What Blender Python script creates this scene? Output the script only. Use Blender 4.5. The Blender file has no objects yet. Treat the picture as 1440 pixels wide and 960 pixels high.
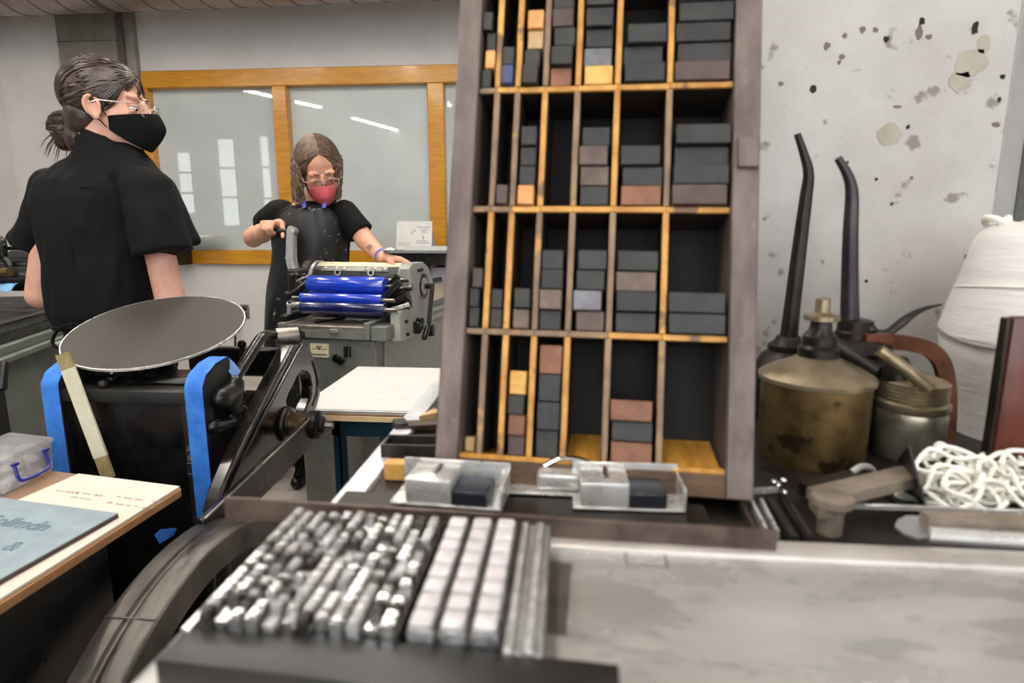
import bpy, bmesh, math, random
from mathutils import Vector, Matrix, Euler, noise
random.seed(7)
SC = bpy.context.scene
COL = SC.collection
V = Vector

# ------------------------------------------------------------------ camera
F, CX, CY, HC = 880.0, 720.0, 480.0, 1.25
PITCH = math.atan(166 / F)
YAW = math.atan(80 / F * math.cos(PITCH))
cd = bpy.data.cameras.new('camera'); cam = bpy.data.objects.new('camera', cd); COL.objects.link(cam)
cam.location = (0, 0, HC); cam.rotation_euler = (math.pi / 2 - PITCH, 0, YAW)
cd.sensor_width = 36; cd.lens = F / 1440 * 36; cd.clip_start = .02; cd.clip_end = 60
cd.dof.use_dof = True; cd.dof.focus_distance = 2.0; cd.dof.aperture_fstop = 7.0
SC.camera = cam

# ------------------------------------------------------------------ world, exposure
w = bpy.data.worlds.new('world'); SC.world = w; w.use_nodes = True
w.node_tree.nodes['Background'].inputs[0].default_value = (.84, .84, .85, 1)
w.node_tree.nodes['Background'].inputs[1].default_value = .35
SC.view_settings.view_transform = 'Standard'
SC.view_settings.look = 'None'
SC.view_settings.gamma = 1
SC.view_settings.use_curve_mapping = False
SC.view_settings.exposure = 0.32
LAMP = 44.0            # radiance of the fluorescent tubes
DAY = 4.0              # radiance of the daylight windows behind the camera

# ------------------------------------------------------------------ picture geometry -> places
RX = V((math.cos(YAW), math.sin(YAW), 0))
FW = V((-math.sin(YAW) * math.cos(PITCH), math.cos(YAW) * math.cos(PITCH), -math.sin(PITCH)))
UP = V((-math.sin(YAW) * math.sin(PITCH), math.cos(YAW) * math.sin(PITCH), math.cos(PITCH)))
C0 = V((0, 0, HC))
def ray(x, y): return FW + RX * ((x - CX) / F) - UP * ((y - CY) / F)
def atY(x, y, Y): d = ray(x, y); return C0 + d * (Y / d.y)
def atZ(x, y, z): d = ray(x, y); return C0 + d * ((z - HC) / d.z)
def atX(x, y, X): d = ray(x, y); return C0 + d * (X / d.x)
def atP(x, y, p, n):
    d = ray(x, y); return C0 + d * ((V(p) - C0).dot(n) / d.dot(n))

# ------------------------------------------------------------------ mesh builder
def frame(d):
    d = V(d).normalized(); a = V((0, 0, 1)) if abs(d.z) < .9 else V((1, 0, 0))
    x = a.cross(d).normalized(); return x, d.cross(x), d

class MB:
    def __init__(s, M=None): s.bm = bmesh.new(); s.M = M
    def v(s, p): p = V(p); return s.bm.verts.new(s.M @ p if s.M else p)
    def face(s, vs):
        try: return s.bm.faces.new(vs)
        except ValueError: return None
    def box(s, c, size, rot=None, bev=0, seg=1):
        m = Matrix.Translation(V(c))
        if rot is not None: m = m @ (rot.to_4x4() if hasattr(rot, 'to_4x4') else rot)
        m = m @ Matrix.Diagonal((size[0], size[1], size[2], 1))
        if s.M: m = s.M @ m
        g = bmesh.ops.create_cube(s.bm, size=1, matrix=m)
        if bev:
            es = list({e for v in g['verts'] for e in v.link_edges})
            bmesh.ops.bevel(s.bm, geom=es, offset=bev, segments=seg, affect='EDGES', profile=.5)
        return s
    def bb(s, lo, hi, bev=0, seg=1):
        lo, hi = V(lo), V(hi); return s.box((lo + hi) / 2, hi - lo, None, bev, seg)
    def ring(s, c, x, y, r, n):
        c = V(c); return [s.v(c + x * (r * math.cos(2 * math.pi * i / n)) + y * (r * math.sin(2 * math.pi * i / n))) for i in range(n)]
    def skin(s, rings, closed=False, caps=True):
        n = len(rings[0]); k = len(rings)
        for i in range(k if closed else k - 1):
            a, b = rings[i], rings[(i + 1) % k]
            for j in range(n): s.face((a[j], a[(j + 1) % n], b[(j + 1) % n], b[j]))
        if caps and not closed:
            s.face(list(reversed(rings[0]))); s.face(rings[-1])
        return s
    def cyl(s, p0, p1, r0, r1=None, n=24):
        r1 = r0 if r1 is None else r1
        x, y, d = frame(V(p1) - V(p0)); return s.skin([s.ring(p0, x, y, r0, n), s.ring(p1, x, y, r1, n)])
    def lathe(s, prof, base, axis=(0, 0, 1), n=40, caps=True):
        x, y, d = frame(axis); base = V(base)
        return s.skin([s.ring(base + d * h, x, y, max(r, 1e-5), n) for r, h in prof], caps=caps)
    def hoop(s, prof, base, axis, n=64):                       # closed profile turned round an axis
        x, y, d = frame(axis); base = V(base)
        return s.skin([s.ring(base + d * h, x, y, r, n) for r, h in prof], closed=True)
    def tube(s, path, r, n=8, closed=False, flat=None):
        path = [V(p) for p in path]; k = len(path)
        rs = r if isinstance(r, (list, tuple)) else [r] * k
        def tan(i):
            if closed: return (path[(i + 1) % k] - path[i - 1]).normalized()
            return (path[min(i + 1, k - 1)] - path[max(i - 1, 0)]).normalized()
        x, y, d = frame(tan(0)); rings = []
        for i in range(k):
            t = tan(i); x = (x - t * x.dot(t))
            x = x.normalized() if x.length > 1e-6 else frame(t)[0]
            y = t.cross(x); a, b = (rs[i], rs[i] * (flat or 1))
            rings.append([s.v(path[i] + x * (a * math.cos(2 * math.pi * j / n)) + y * (b * math.sin(2 * math.pi * j / n))) for j in range(n)])
        return s.skin(rings, closed)
    def bar(s, path, width, thick, up=(0, 0, 1)):              # rectangular sweep
        path = [V(p) for p in path]; k = len(path); rings = []
        for i in range(k):
            t = (path[min(i + 1, k - 1)] - path[max(i - 1, 0)]).normalized()
            sd = t.cross(V(up)).normalized(); u = sd.cross(t).normalized()
            rings.append([s.v(path[i] + sd * (a * width / 2) + u * (b * thick / 2)) for a, b in ((-1, -1), (1, -1), (1, 1), (-1, 1))])
        return s.skin(rings)
    def prism(s, outer, vec, holes=()):
        vec = V(vec); loops = [list(map(V, outer))] + [list(map(V, h)) for h in holes]
        F0, F1, ed = [], [], []
        for L in loops: F0.append([s.v(p) for p in L]); F1.append([s.v(p + vec) for p in L])
        if len(loops) == 1:
            for q in (F0[0], list(reversed(F1[0]))): s.face(q)
        else:
            for G in (F0, F1):
                ed = []
                for L in G:
                    for i in range(len(L)): ed.append(s.bm.edges.new((L[i], L[(i + 1) % len(L)])))
                bmesh.ops.triangle_fill(s.bm, use_beauty=True, edges=ed)
        for A, B in zip(F0, F1):
            for i in range(len(A)):
                j = (i + 1) % len(A); s.face((A[i], B[i], B[j], A[j]))
        return s
    def ell(s, c, r, rot=None, u=20, v=12):
        m = Matrix.Translation(V(c))
        if rot is not None: m = m @ (rot.to_4x4() if hasattr(rot, 'to_4x4') else rot)
        r = (r, r, r) if isinstance(r, (int, float)) else r
        m = m @ Matrix.Diagonal((r[0], r[1], r[2], 1))
        if s.M: m = s.M @ m
        bmesh.ops.create_uvsphere(s.bm, u_segments=u, v_segments=v, radius=1, matrix=m); return s
    def cap(s, p0, p1, r0, r1=None, n=14):                     # rounded limb
        r1 = r0 if r1 is None else r1; p0, p1 = V(p0), V(p1)
        s.ell(p0, r0, None, n, 10); s.ell(p1, r1, None, n, 10); return s.cyl(p0, p1, r0, r1, n)
    def loft(s, rings, caps=True): return s.skin([[s.v(p) for p in R] for R in rings], caps=caps)
    def sheet(s, rows):
        g = [[s.v(p) for p in R] for R in rows]
        for i in range(len(g) - 1):
            for j in range(len(g[0]) - 1): s.face((g[i][j], g[i][j + 1], g[i + 1][j + 1], g[i + 1][j]))
        return s
    def build(s, name, mat, parent=None, sharp=38, bev=0, solid=0, subd=0, label=None, cat=None, group=None, kind=None, remesh=0, smooth=0, disp=None):
        bm = s.bm
        if remesh == 0: bmesh.ops.recalc_face_normals(bm, faces=bm.faces)
        me = bpy.data.meshes.new(name); bm.to_mesh(me); bm.free()
        if remesh:
            t = bpy.data.objects.new('t', me); COL.objects.link(t)
            m = t.modifiers.new('r', 'REMESH'); m.mode = 'VOXEL'; m.voxel_size = remesh
            if smooth: q = t.modifiers.new('s', 'SMOOTH'); q.iterations = smooth; q.factor = .5
            dg = bpy.context.evaluated_depsgraph_get(); me2 = bpy.data.meshes.new_from_object(t.evaluated_get(dg))
            bpy.data.objects.remove(t); bpy.data.meshes.remove(me); me = me2; me.name = name
            if disp:
                nr = [v.normal.copy() for v in me.vertices]
                for v, n in zip(me.vertices, nr): v.co += n * disp(v.co)
        co = [v.co for v in me.vertices]
        lo = V((min(c.x for c in co), min(c.y for c in co), min(c.z for c in co)))
        hi = V((max(c.x for c in co), max(c.y for c in co), max(c.z for c in co)))
        c = (lo + hi) / 2; c.z = lo.z
        me.transform(Matrix.Translation(-c))
        me.materials.clear(); me.materials.append(mat)
        for p in me.polygons: p.use_smooth = True
        if sharp and not remesh: me.set_sharp_from_angle(angle=math.radians(sharp))
        return put(name, me, c, parent, bev, solid, subd, label, cat, group, kind)

WL = {}
def put(name, me, c, parent=None, bev=0, solid=0, subd=0, label=None, cat=None, group=None, kind=None):
    o = bpy.data.objects.new(name, me); COL.objects.link(o); WL[o] = V(c)
    if parent: o.parent = parent; o.location = V(c) - WL[parent]
    else: o.location = c
    if solid: m = o.modifiers.new('solid', 'SOLIDIFY'); m.thickness = solid; m.offset = 0
    if bev:
        m = o.modifiers.new('bevel', 'BEVEL'); m.width = bev; m.segments = 2; m.limit_method = 'ANGLE'; m.angle_limit = math.radians(40)
    if subd: m = o.modifiers.new('sub', 'SUBSURF'); m.levels = m.render_levels = subd
    if label: o['label'] = label
    if cat: o['category'] = cat
    if group: o['group'] = group
    if kind: o['kind'] = kind
    return o
def thing(name, label, cat, loc, group=None, kind=None):
    o = bpy.data.objects.new(name, None); COL.objects.link(o); o.location = loc; WL[o] = V(loc); o.empty_display_size = .05
    if label: o['label'] = label
    if cat: o['category'] = cat
    if group: o['group'] = group
    if kind: o['kind'] = kind
    return o
def text(body, size, M, mat, parent, name='lettering', depth=.0005, label=None, align='LEFT', shear=0, bold=0):
    cu = bpy.data.curves.new('t', 'FONT'); cu.body = body; cu.shear = shear; cu.offset = bold; cu.size = size; cu.extrude = depth; cu.align_x = align
    t = bpy.data.objects.new('t', cu); COL.objects.link(t)
    dg = bpy.context.evaluated_depsgraph_get(); me = bpy.data.meshes.new_from_object(t.evaluated_get(dg)); bpy.data.objects.remove(t)
    me.transform(M); c = V((0, 0, 0))
    for v in me.vertices: c += v.co
    c /= len(me.vertices); me.transform(Matrix.Translation(-c)); me.materials.clear(); me.materials.append(mat)
    return put(name, me, c, parent, label=label)
def scribble(M, ln, h, mat, parent, name, r, seed):            # a line of writing too small to read
    rg = random.Random(seed); x = 0; mb = MB(M)
    while x < ln:
        w = rg.uniform(1.2, 3.2) * h; n = max(3, int(w / h * 3)); e = min(ln, x + w)
        mb.tube([(lerp(x, e, i / n), h * (rg.uniform(0, .25) if i % 2 else rg.uniform(.55, 1)), 0) for i in range(n + 1)], r, 4); x = e + h * .7
    mb.build(name, mat, parent)
def basis(o, x, y):
    x = V(x).normalized(); y = (V(y) - x * V(y).dot(x)).normalized(); z = x.cross(y)
    return Matrix(((x.x, y.x, z.x, o[0]), (x.y, y.y, z.y, o[1]), (x.z, y.z, z.z, o[2]), (0, 0, 0, 1)))
def rotz(a): return Matrix.Rotation(math.radians(a), 3, 'Z')
def bez(pts, n=10):                                            # Catmull-Rom through points
    P = [V(p) for p in pts]; out = []
    for i in range(len(P) - 1):
        a = P[i - 1] if i else P[0] * 2 - P[1]; b, c = P[i], P[i + 1]; d = P[i + 2] if i + 2 < len(P) else c * 2 - b
        for k in range(n):
            t = k / n
            out.append(.5 * ((2 * b) + (c - a) * t + (2 * a - 5 * b + 4 * c - d) * t * t + (-a + 3 * b - 3 * c + d) * t ** 3))
    return out + [P[-1]]
ORD = ['first', 'second', 'third', 'fourth', 'fifth', 'sixth', 'seventh', 'eighth', 'ninth', 'tenth', 'eleventh', 'twelfth']
def lerp(a, b, t): return a + (b - a) * t

# ------------------------------------------------------------------ materials
def lin(c): return tuple((x / 255 / 12.92 if x / 255 <= .04045 else ((x / 255 + .055) / 1.055) ** 2.4) for x in c) + (1,)
def mat(name, c1, c2=None, rough=.5, metal=0, scale=20, detail=5, bump=0, bscale=None, stretch=(1, 1, 1), spec=.5, coat=0, rvar=0, vary=0, sheen=0, lo=.35, hi=.65, c3=None, s3=90, t3=.68, emit=0, alpha=None, trans=0, world=False, dist=0, sss=0):
    m = bpy.data.materials.new(name); m.use_nodes = True; nt = m.node_tree; N, L = nt.nodes, nt.links
    b = N['Principled BSDF']
    b.inputs['Roughness'].default_value = rough; b.inputs['Metallic'].default_value = metal
    b.inputs['Specular IOR Level'].default_value = spec; b.inputs['Coat Weight'].default_value = coat
    b.inputs['Coat Roughness'].default_value = .12
    if sheen: b.inputs['Sheen Weight'].default_value = sheen; b.inputs['Sheen Roughness'].default_value = .5
    if trans: b.inputs['Transmission Weight'].default_value = trans
    if sss: b.inputs['Subsurface Weight'].default_value = sss; b.inputs['Subsurface Radius'].default_value = (.012, .004, .002)
    if alpha is not None: b.inputs['Alpha'].default_value = alpha
    b.inputs['Base Color'].default_value = lin(c1)
    if emit: b.inputs['Emission Color'].default_value = lin(c1); b.inputs['Emission Strength'].default_value = emit
    if c2 is None and not bump and not vary: return m
    tc = N.new('ShaderNodeTexCoord'); mp = N.new('ShaderNodeMapping'); mp.inputs['Scale'].default_value = stretch
    if world:
        g = N.new('ShaderNodeNewGeometry'); L.new(g.outputs['Position'], mp.inputs['Vector'])
    else:
        L.new(tc.outputs['Object'], mp.inputs['Vector'])
        oi = N.new('ShaderNodeObjectInfo'); mu = N.new('ShaderNodeVectorMath'); mu.operation = 'SCALE'; mu.inputs['Scale'].default_value = 13
        cb = N.new('ShaderNodeCombineXYZ')
        for k in 'XYZ': L.new(oi.outputs['Random'], cb.inputs[k])
        L.new(cb.outputs[0], mu.inputs[0]); L.new(mu.outputs[0], mp.inputs['Location'])
    nz = N.new('ShaderNodeTexNoise'); nz.inputs['Scale'].default_value = scale; nz.inputs['Detail'].default_value = detail; nz.inputs['Roughness'].default_value = .6
    nz.inputs['Distortion'].default_value = dist
    L.new(mp.outputs[0], nz.inputs['Vector'])
    col = None
    if c2 is not None:
        rp = N.new('ShaderNodeValToRGB'); rp.color_ramp.elements[0].position = lo; rp.color_ramp.elements[1].position = hi
        rp.color_ramp.elements[0].color = lin(c1); rp.color_ramp.elements[1].color = lin(c2)
        L.new(nz.outputs['Fac'], rp.inputs[0]); col = rp.outputs[0]
    if c3 is not None:
        n3 = N.new('ShaderNodeTexNoise'); n3.inputs['Scale'].default_value = s3; n3.inputs['Detail'].default_value = 3; L.new(mp.outputs[0], n3.inputs['Vector'])
        r3 = N.new('ShaderNodeValToRGB'); r3.color_ramp.elements[0].position = t3; r3.color_ramp.elements[1].position = t3 + .06
        L.new(n3.outputs['Fac'], r3.inputs[0]); mx = N.new('ShaderNodeMix'); mx.data_type = 'RGBA'
        L.new(r3.outputs[0], mx.inputs[0]); L.new(col, mx.inputs[6]); mx.inputs[7].default_value = lin(c3); col = mx.outputs[2]
    if vary:
        oi2 = N.new('ShaderNodeObjectInfo'); mr = N.new('ShaderNodeMapRange'); mr.inputs[3].default_value = 1 - vary; mr.inputs[4].default_value = 1 + vary
        L.new(oi2.outputs['Random'], mr.inputs[0]); hs = N.new('ShaderNodeHueSaturation'); L.new(mr.outputs[0], hs.inputs['Value'])
        if col: L.new(col, hs.inputs['Color'])
        else: hs.inputs['Color'].default_value = lin(c1)
        col = hs.outputs[0]
    if col: L.new(col, b.inputs['Base Color'])
    if rvar:
        mr = N.new('ShaderNodeMapRange'); mr.inputs[1].default_value = .3; mr.inputs[2].default_value = .7
        mr.inputs[3].default_value = max(.02, rough - rvar); mr.inputs[4].default_value = min(1, rough + rvar); L.new(nz.outputs['Fac'], mr.inputs[0]); L.new(mr.outputs[0], b.inputs['Roughness'])
    if bump:
        n2 = N.new('ShaderNodeTexNoise'); n2.inputs['Scale'].default_value = bscale or scale * 3; n2.inputs['Detail'].default_value = 4; L.new(mp.outputs[0], n2.inputs['Vector'])
        bp = N.new('ShaderNodeBump'); bp.inputs['Strength'].default_value = bump; bp.inputs['Distance'].default_value = .004
        L.new(n2.outputs['Fac'], bp.inputs['Height']); L.new(bp.outputs[0], b.inputs['Normal'])
    return m

MT = {}
def glowmat(name, c, s):
    m = bpy.data.materials.new(name); m.use_nodes = True; nt = m.node_tree; nt.nodes.clear()
    e = nt.nodes.new('ShaderNodeEmission'); e.inputs[0].default_value = lin(c); e.inputs[1].default_value = s
    o = nt.nodes.new('ShaderNodeOutputMaterial'); nt.links.new(e.outputs[0], o.inputs[0]); return m
MT['lamp'] = glowmat('fluorescent_tube', (255, 248, 238), LAMP)
MT['day'] = glowmat('daylight_pane', (236, 240, 244), DAY)
MT['wall'] = mat('white_wall_paint', (203, 200, 198), (214, 211, 209), rough=.75, scale=3, bump=.03, bscale=60, world=True)
MT['ceil'] = mat('ceiling_paint', (190, 186, 180), (206, 203, 198), rough=.8, scale=2, world=True)
MT['floor'] = mat('sealed_concrete_floor', (172, 160, 152), (198, 188, 182), rough=.35, scale=4, c3=(150, 140, 134), s3=25, t3=.62, world=True)
MT['oak'] = mat('honey_varnished_wood', (178, 118, 14), (202, 142, 28), rough=.32, scale=9, stretch=(1, 1, 6), coat=.3, world=True)
MT['conc'] = mat('raw_concrete', (164, 158, 152), (190, 185, 180), rough=.85, scale=5, detail=9, bump=.35, bscale=46, c3=(134, 126, 116), s3=34, t3=.64, world=True)
MT['conc2'] = mat('grey_concrete', (118, 112, 104), (138, 132, 124), rough=.85, scale=7, detail=8, bump=.3, bscale=50, c3=(84, 78, 72), s3=40, t3=.66, world=True)
MT['conc3'] = mat('grey_concrete_chamfer', (128, 122, 114), (146, 140, 132), rough=.85, scale=8, bump=.3, bscale=50, world=True)
MT['duct'] = mat('galvanised_duct', (138, 126, 122), (156, 145, 140), rough=.38, metal=.75, scale=6, stretch=(3, 1, 1), world=True)
MT['seam'] = mat('duct_seam', (92, 84, 82), rough=.5, metal=.6)
MT['black'] = mat('black_enamel', (8, 8, 8), (16, 15, 14), rough=.32, scale=18, rvar=.12, bump=.06, bscale=90)
MT['blackmatte'] = mat('black_matte_iron', (12, 11, 10), (24, 22, 20), rough=.55, scale=22, rvar=.15, bump=.15, bscale=110)
MT['iron'] = mat('worn_black_iron', (16, 14, 13), (38, 34, 31), rough=.34, metal=.55, scale=14, rvar=.12, bump=.12, bscale=70)
MT['disc'] = mat('blackened_steel_disk', (46, 41, 35), (60, 54, 46), rough=.5, metal=.25, scale=7, spec=.35, rvar=.05, bump=.04, bscale=120)
MT['steel'] = mat('bright_steel', (200, 197, 193), (224, 222, 219), rough=.3, metal=.6, scale=30, rvar=.1)
MT['steeld'] = mat('dull_steel', (138, 132, 126), (168, 162, 156), rough=.36, metal=1, scale=22, rvar=.1, bump=.05)
MT['chrome'] = mat('polished_steel', (225, 224, 222), rough=.12, metal=1)
MT['lead'] = mat('type_metal', (150, 150, 151), (190, 189, 188), rough=.42, metal=.8, scale=260, rvar=.12, vary=.28, bump=.3, bscale=500)
MT['leadd'] = mat('inked_type_metal', (52, 50, 49), (104, 100, 96), rough=.42, metal=.8, scale=260, vary=.35, bump=.3, bscale=500)
MT['leadb'] = mat('bright_type_metal', (196, 196, 197), (226, 225, 224), rough=.24, metal=.9, scale=200, vary=.12)
MT['typew'] = mat('pale_type_face', (188, 182, 183), (208, 203, 203), rough=.5, scale=160, vary=.05, bump=.25, bscale=420)
MT['stone'] = mat('steel_imposing_surface', (160, 158, 154), (192, 190, 187), rough=.3, metal=.35, scale=9, detail=8, rvar=.1, c3=(158, 156, 152), s3=16, t3=.56, world=True, stretch=(1, 2.5, 1))
MT['stonerim'] = mat('worn_steel_rim', (170, 162, 156), (196, 189, 184), rough=.35, metal=.4, scale=20, rvar=.12, world=True)
MT['brown'] = mat('rusty_brown_steel', (72, 58, 52), (104, 90, 82), rough=.4, metal=.6, scale=40, rvar=.12, bump=.1)
MT['shelf'] = mat('dark_steel_shelf', (34, 30, 28), (58, 52, 48), rough=.45, metal=.4, scale=26, rvar=.15)
MT['case'] = mat('weathered_case_wood', (84, 70, 64), (118, 102, 96), rough=.55, scale=16, stretch=(3, 3, .6), bump=.25, bscale=60, c3=(140, 120, 106), s3=30, t3=.68)
MT['casein'] = mat('shaded_case_inside', (14, 10, 8), (24, 16, 11), rough=.8, scale=20)  # case back coloured near-black for the shade inside the pigeonholes
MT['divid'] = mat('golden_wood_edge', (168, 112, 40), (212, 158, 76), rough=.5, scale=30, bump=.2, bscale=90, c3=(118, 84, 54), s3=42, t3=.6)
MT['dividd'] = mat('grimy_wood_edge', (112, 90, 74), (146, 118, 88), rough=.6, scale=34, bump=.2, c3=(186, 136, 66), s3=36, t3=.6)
def furn(n, a, b, r=.55): MT[n] = mat('furniture_' + n, a, b, rough=r, scale=60, stretch=(1, .3, 1), vary=.2, bump=.15, bscale=160)
furn('K', (27, 26, 25), (42, 41, 39), .55); furn('B', (62, 46, 42), (84, 64, 58)); furn('R', (106, 66, 46), (134, 86, 60)); furn('O', (190, 126, 68), (216, 156, 94))
furn('Y', (204, 148, 62), (232, 182, 96)); furn('N', (50, 56, 92), (72, 78, 118)); furn('T', (176, 142, 90), (200, 168, 118)); furn('D', (82, 66, 58), (108, 88, 76)); furn('G', (84, 82, 86), (112, 110, 114), .35)  # G is charcoal with its grey highlight put into the colour
MT['skin'] = mat('skin', (212, 158, 136), (226, 176, 154), rough=.5, scale=30, sss=.12, bump=.06, bscale=260)
MT['skin2'] = mat('skin_warm', (214, 156, 128), (228, 174, 146), rough=.48, scale=30, sss=.12, bump=.06, bscale=260)
MT['hair1'] = mat('dark_brown_hair', (30, 20, 15), (66, 46, 34), rough=.36, scale=60, bump=.25, bscale=160, spec=.7)
MT['hair2'] = mat('brown_hair', (70, 52, 40), (124, 96, 74), rough=.36, scale=60, bump=.25, bscale=160, spec=.7)
MT['cloth'] = mat('black_cotton', (5, 5, 6), (8, 8, 9), rough=.8, scale=8, bump=.2, bscale=40, spec=.25)
MT['cloth2'] = mat('black_jersey', (6, 6, 8), (10, 10, 13), rough=.8, scale=8, bump=.2, bscale=40, spec=.25)
MT['apron'] = mat('black_apron_canvas', (10, 10, 11), (22, 22, 23), rough=.45, scale=10, bump=.3, bscale=24, c3=(150, 150, 152), s3=38, t3=.675)
MT['mask1'] = mat('black_face_mask', (5, 5, 6), rough=.85, spec=.25)
MT['mask2'] = mat('pink_face_mask', (206, 84, 92), (216, 98, 104), rough=.75, scale=40)
MT['lanyard'] = mat('blue_lanyard', (84, 92, 210), (110, 118, 224), rough=.6, scale=200)
MT['glass'] = mat('spectacle_lens', (240, 240, 240), rough=.03, trans=1, alpha=.25)
MT['frame1'] = mat('pale_metal_frame', (206, 196, 188), rough=.25, metal=.8)
MT['frame2'] = mat('tortoise_frame', (60, 44, 36), (214, 196, 178), rough=.25, scale=120)
MT['eye'] = mat('eye_white', (230, 226, 222), rough=.15)
MT['iris'] = mat('iris', (46, 34, 28), rough=.15)
MT['ink'] = mat('blue_inked_roller', (18, 52, 170), (24, 66, 200), rough=.2, scale=30, coat=.6)
MT['inkd'] = mat('dark_blue_inked_roller', (10, 18, 66), (16, 28, 92), rough=.22, scale=30, coat=.6)
MT['press'] = mat('grey_press_enamel', (104, 106, 101), (124, 126, 120), rough=.42, scale=12, rvar=.1, bump=.05)
MT['pressl'] = mat('light_grey_enamel', (146, 148, 140), (168, 169, 160), rough=.45, scale=16, rvar=.1, c3=(96, 94, 86), s3=40, t3=.7)
MT['pressg'] = mat('green_grey_enamel', (94, 100, 92), (114, 119, 109), rough=.5, scale=12, rvar=.1, bump=.05)
MT['bed'] = mat('worn_press_bed', (150, 142, 130), (176, 168, 154), rough=.36, metal=.6, scale=16, rvar=.1)
MT['cream'] = mat('cream_packing_sheet', (226, 214, 176), (238, 228, 196), rough=.6, scale=14)
MT['tape'] = mat('blue_masking_tape', (34, 104, 196), (58, 128, 214), rough=.7, scale=40, bump=.3, bscale=60)
MT['tapel'] = mat('pale_blue_tape', (104, 140, 206), (126, 160, 220), rough=.7, scale=40, bump=.2)
MT['stick'] = mat('cream_painted_stick', (198, 192, 168), (212, 207, 184), rough=.6, scale=20)
MT['stickend'] = mat('bare_wood_end', (138, 122, 84), (160, 142, 100), rough=.6, scale=40, stretch=(4, 4, 1))
MT['boardedge'] = mat('brown_board_edge', (150, 104, 66), (176, 128, 86), rough=.55, scale=30)
MT['board'] = mat('brown_board_top', (128, 98, 74), (150, 118, 92), rough=.45, scale=18)
MT['paper'] = mat('white_paper', (212, 208, 205), (219, 216, 213), rough=.75, scale=20)
MT['paperc'] = mat('cream_paper', (206, 197, 183), (214, 206, 193), rough=.75, scale=20)
MT['book'] = mat('grey_blue_cover', (126, 142, 150), (140, 156, 162), rough=.55, scale=30)
MT['bookspine'] = mat('dark_maroon_pages', (66, 42, 40), (86, 58, 54), rough=.6, scale=60)
MT['print'] = mat('blue_grey_print', (84, 112, 126), rough=.6)
MT['printk'] = mat('black_print', (50, 48, 48), rough=.6)
MT['plastic'] = mat('clear_plastic', (236, 238, 244), rough=.08, trans=.85, alpha=.6)
MT['navy'] = mat('navy_plastic', (38, 42, 130), rough=.3)
MT['white'] = mat('white_cotton', (228, 224, 216), (238, 235, 228), rough=.9, scale=40)
MT['cotton'] = mat('white_cotton_string', (232, 228, 216), (240, 237, 228), rough=.9, scale=60, bump=.3, bscale=400)
MT['yarn'] = mat('white_thread_cone', (222, 216, 212), (234, 229, 226), rough=.85, scale=10, stretch=(1, 1, 8), bump=.25, bscale=40)
MT['teal'] = mat('dark_teal_steel', (14, 40, 52), (20, 52, 66), rough=.32, scale=10, coat=.2)
MT['cab'] = mat('grey_green_cabinet', (124, 131, 128), (138, 145, 141), rough=.55, scale=40, bump=.06, bscale=300)
MT['ply'] = mat('plywood_edge', (206, 176, 130), (226, 200, 158), rough=.55, scale=20, stretch=(1, 1, 20))
MT['plyd'] = mat('brown_laminate_edge', (120, 92, 68), (148, 118, 90), rough=.5, scale=20)
MT['brass'] = mat('aged_brass', (84, 66, 36), (120, 96, 58), rough=.42, metal=.7, scale=34, rvar=.15, c3=(58, 46, 30), s3=30, t3=.60, bump=.1)
MT['brassl'] = mat('dull_tinned_brass', (134, 118, 92), (164, 148, 122), rough=.38, metal=.75, scale=40, rvar=.12, bump=.05)
MT['tin'] = mat('grey_tin', (136, 128, 112), (176, 168, 152), rough=.36, metal=.75, scale=44, rvar=.15, c3=(96, 88, 72), s3=40, t3=.6)
MT['rust'] = mat('brown_rusty_strap', (76, 42, 26), (116, 68, 42), rough=.45, metal=.4, scale=40, rvar=.12, bump=.15)
MT['spout'] = mat('dark_spout_iron', (34, 30, 28), (54, 47, 42), rough=.4, metal=.6, scale=40, rvar=.1)
MT['redbox'] = mat('dark_red_wood', (66, 30, 22), (104, 48, 32), rough=.38, scale=14, stretch=(3, 3, .5), coat=.2)
MT['tool'] = mat('dusty_brown_tool', (104, 92, 80), (138, 124, 110), rough=.6, scale=40, bump=.1)
MT['blade'] = mat('knife_blade', (186, 186, 188), (206, 206, 208), rough=.3, metal=.9, scale=20)
MT['rag'] = mat('pale_blue_rag', (104, 158, 206), (140, 186, 224), rough=.9, scale=30, bump=.3)
MT['rimiron'] = mat('sheen_flywheel_iron', (58, 54, 51), (104, 98, 93), rough=.36, metal=.65, scale=10, detail=7, rvar=.12, bump=.1, bscale=60, stretch=(4, 1, 1))  # rim iron lightened, its grey sheen put into the colour
MT['barblack'] = mat('grey_black_wood', (20, 19, 18), (44, 42, 40), rough=.38, scale=24, stretch=(.4, 1, 1), rvar=.1)
MT['shadewood'] = mat('shaded_divider', (26, 18, 12), (44, 30, 18), rough=.7, scale=30)  # divider boards coloured dark for the shade between them
MT['gloss'] = mat('oiled_black_casting', (20, 18, 16), (46, 41, 37), rough=.26, metal=.5, scale=14, rvar=.08, coat=.5, bump=.06, bscale=60)
MT['frost'] = None

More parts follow.
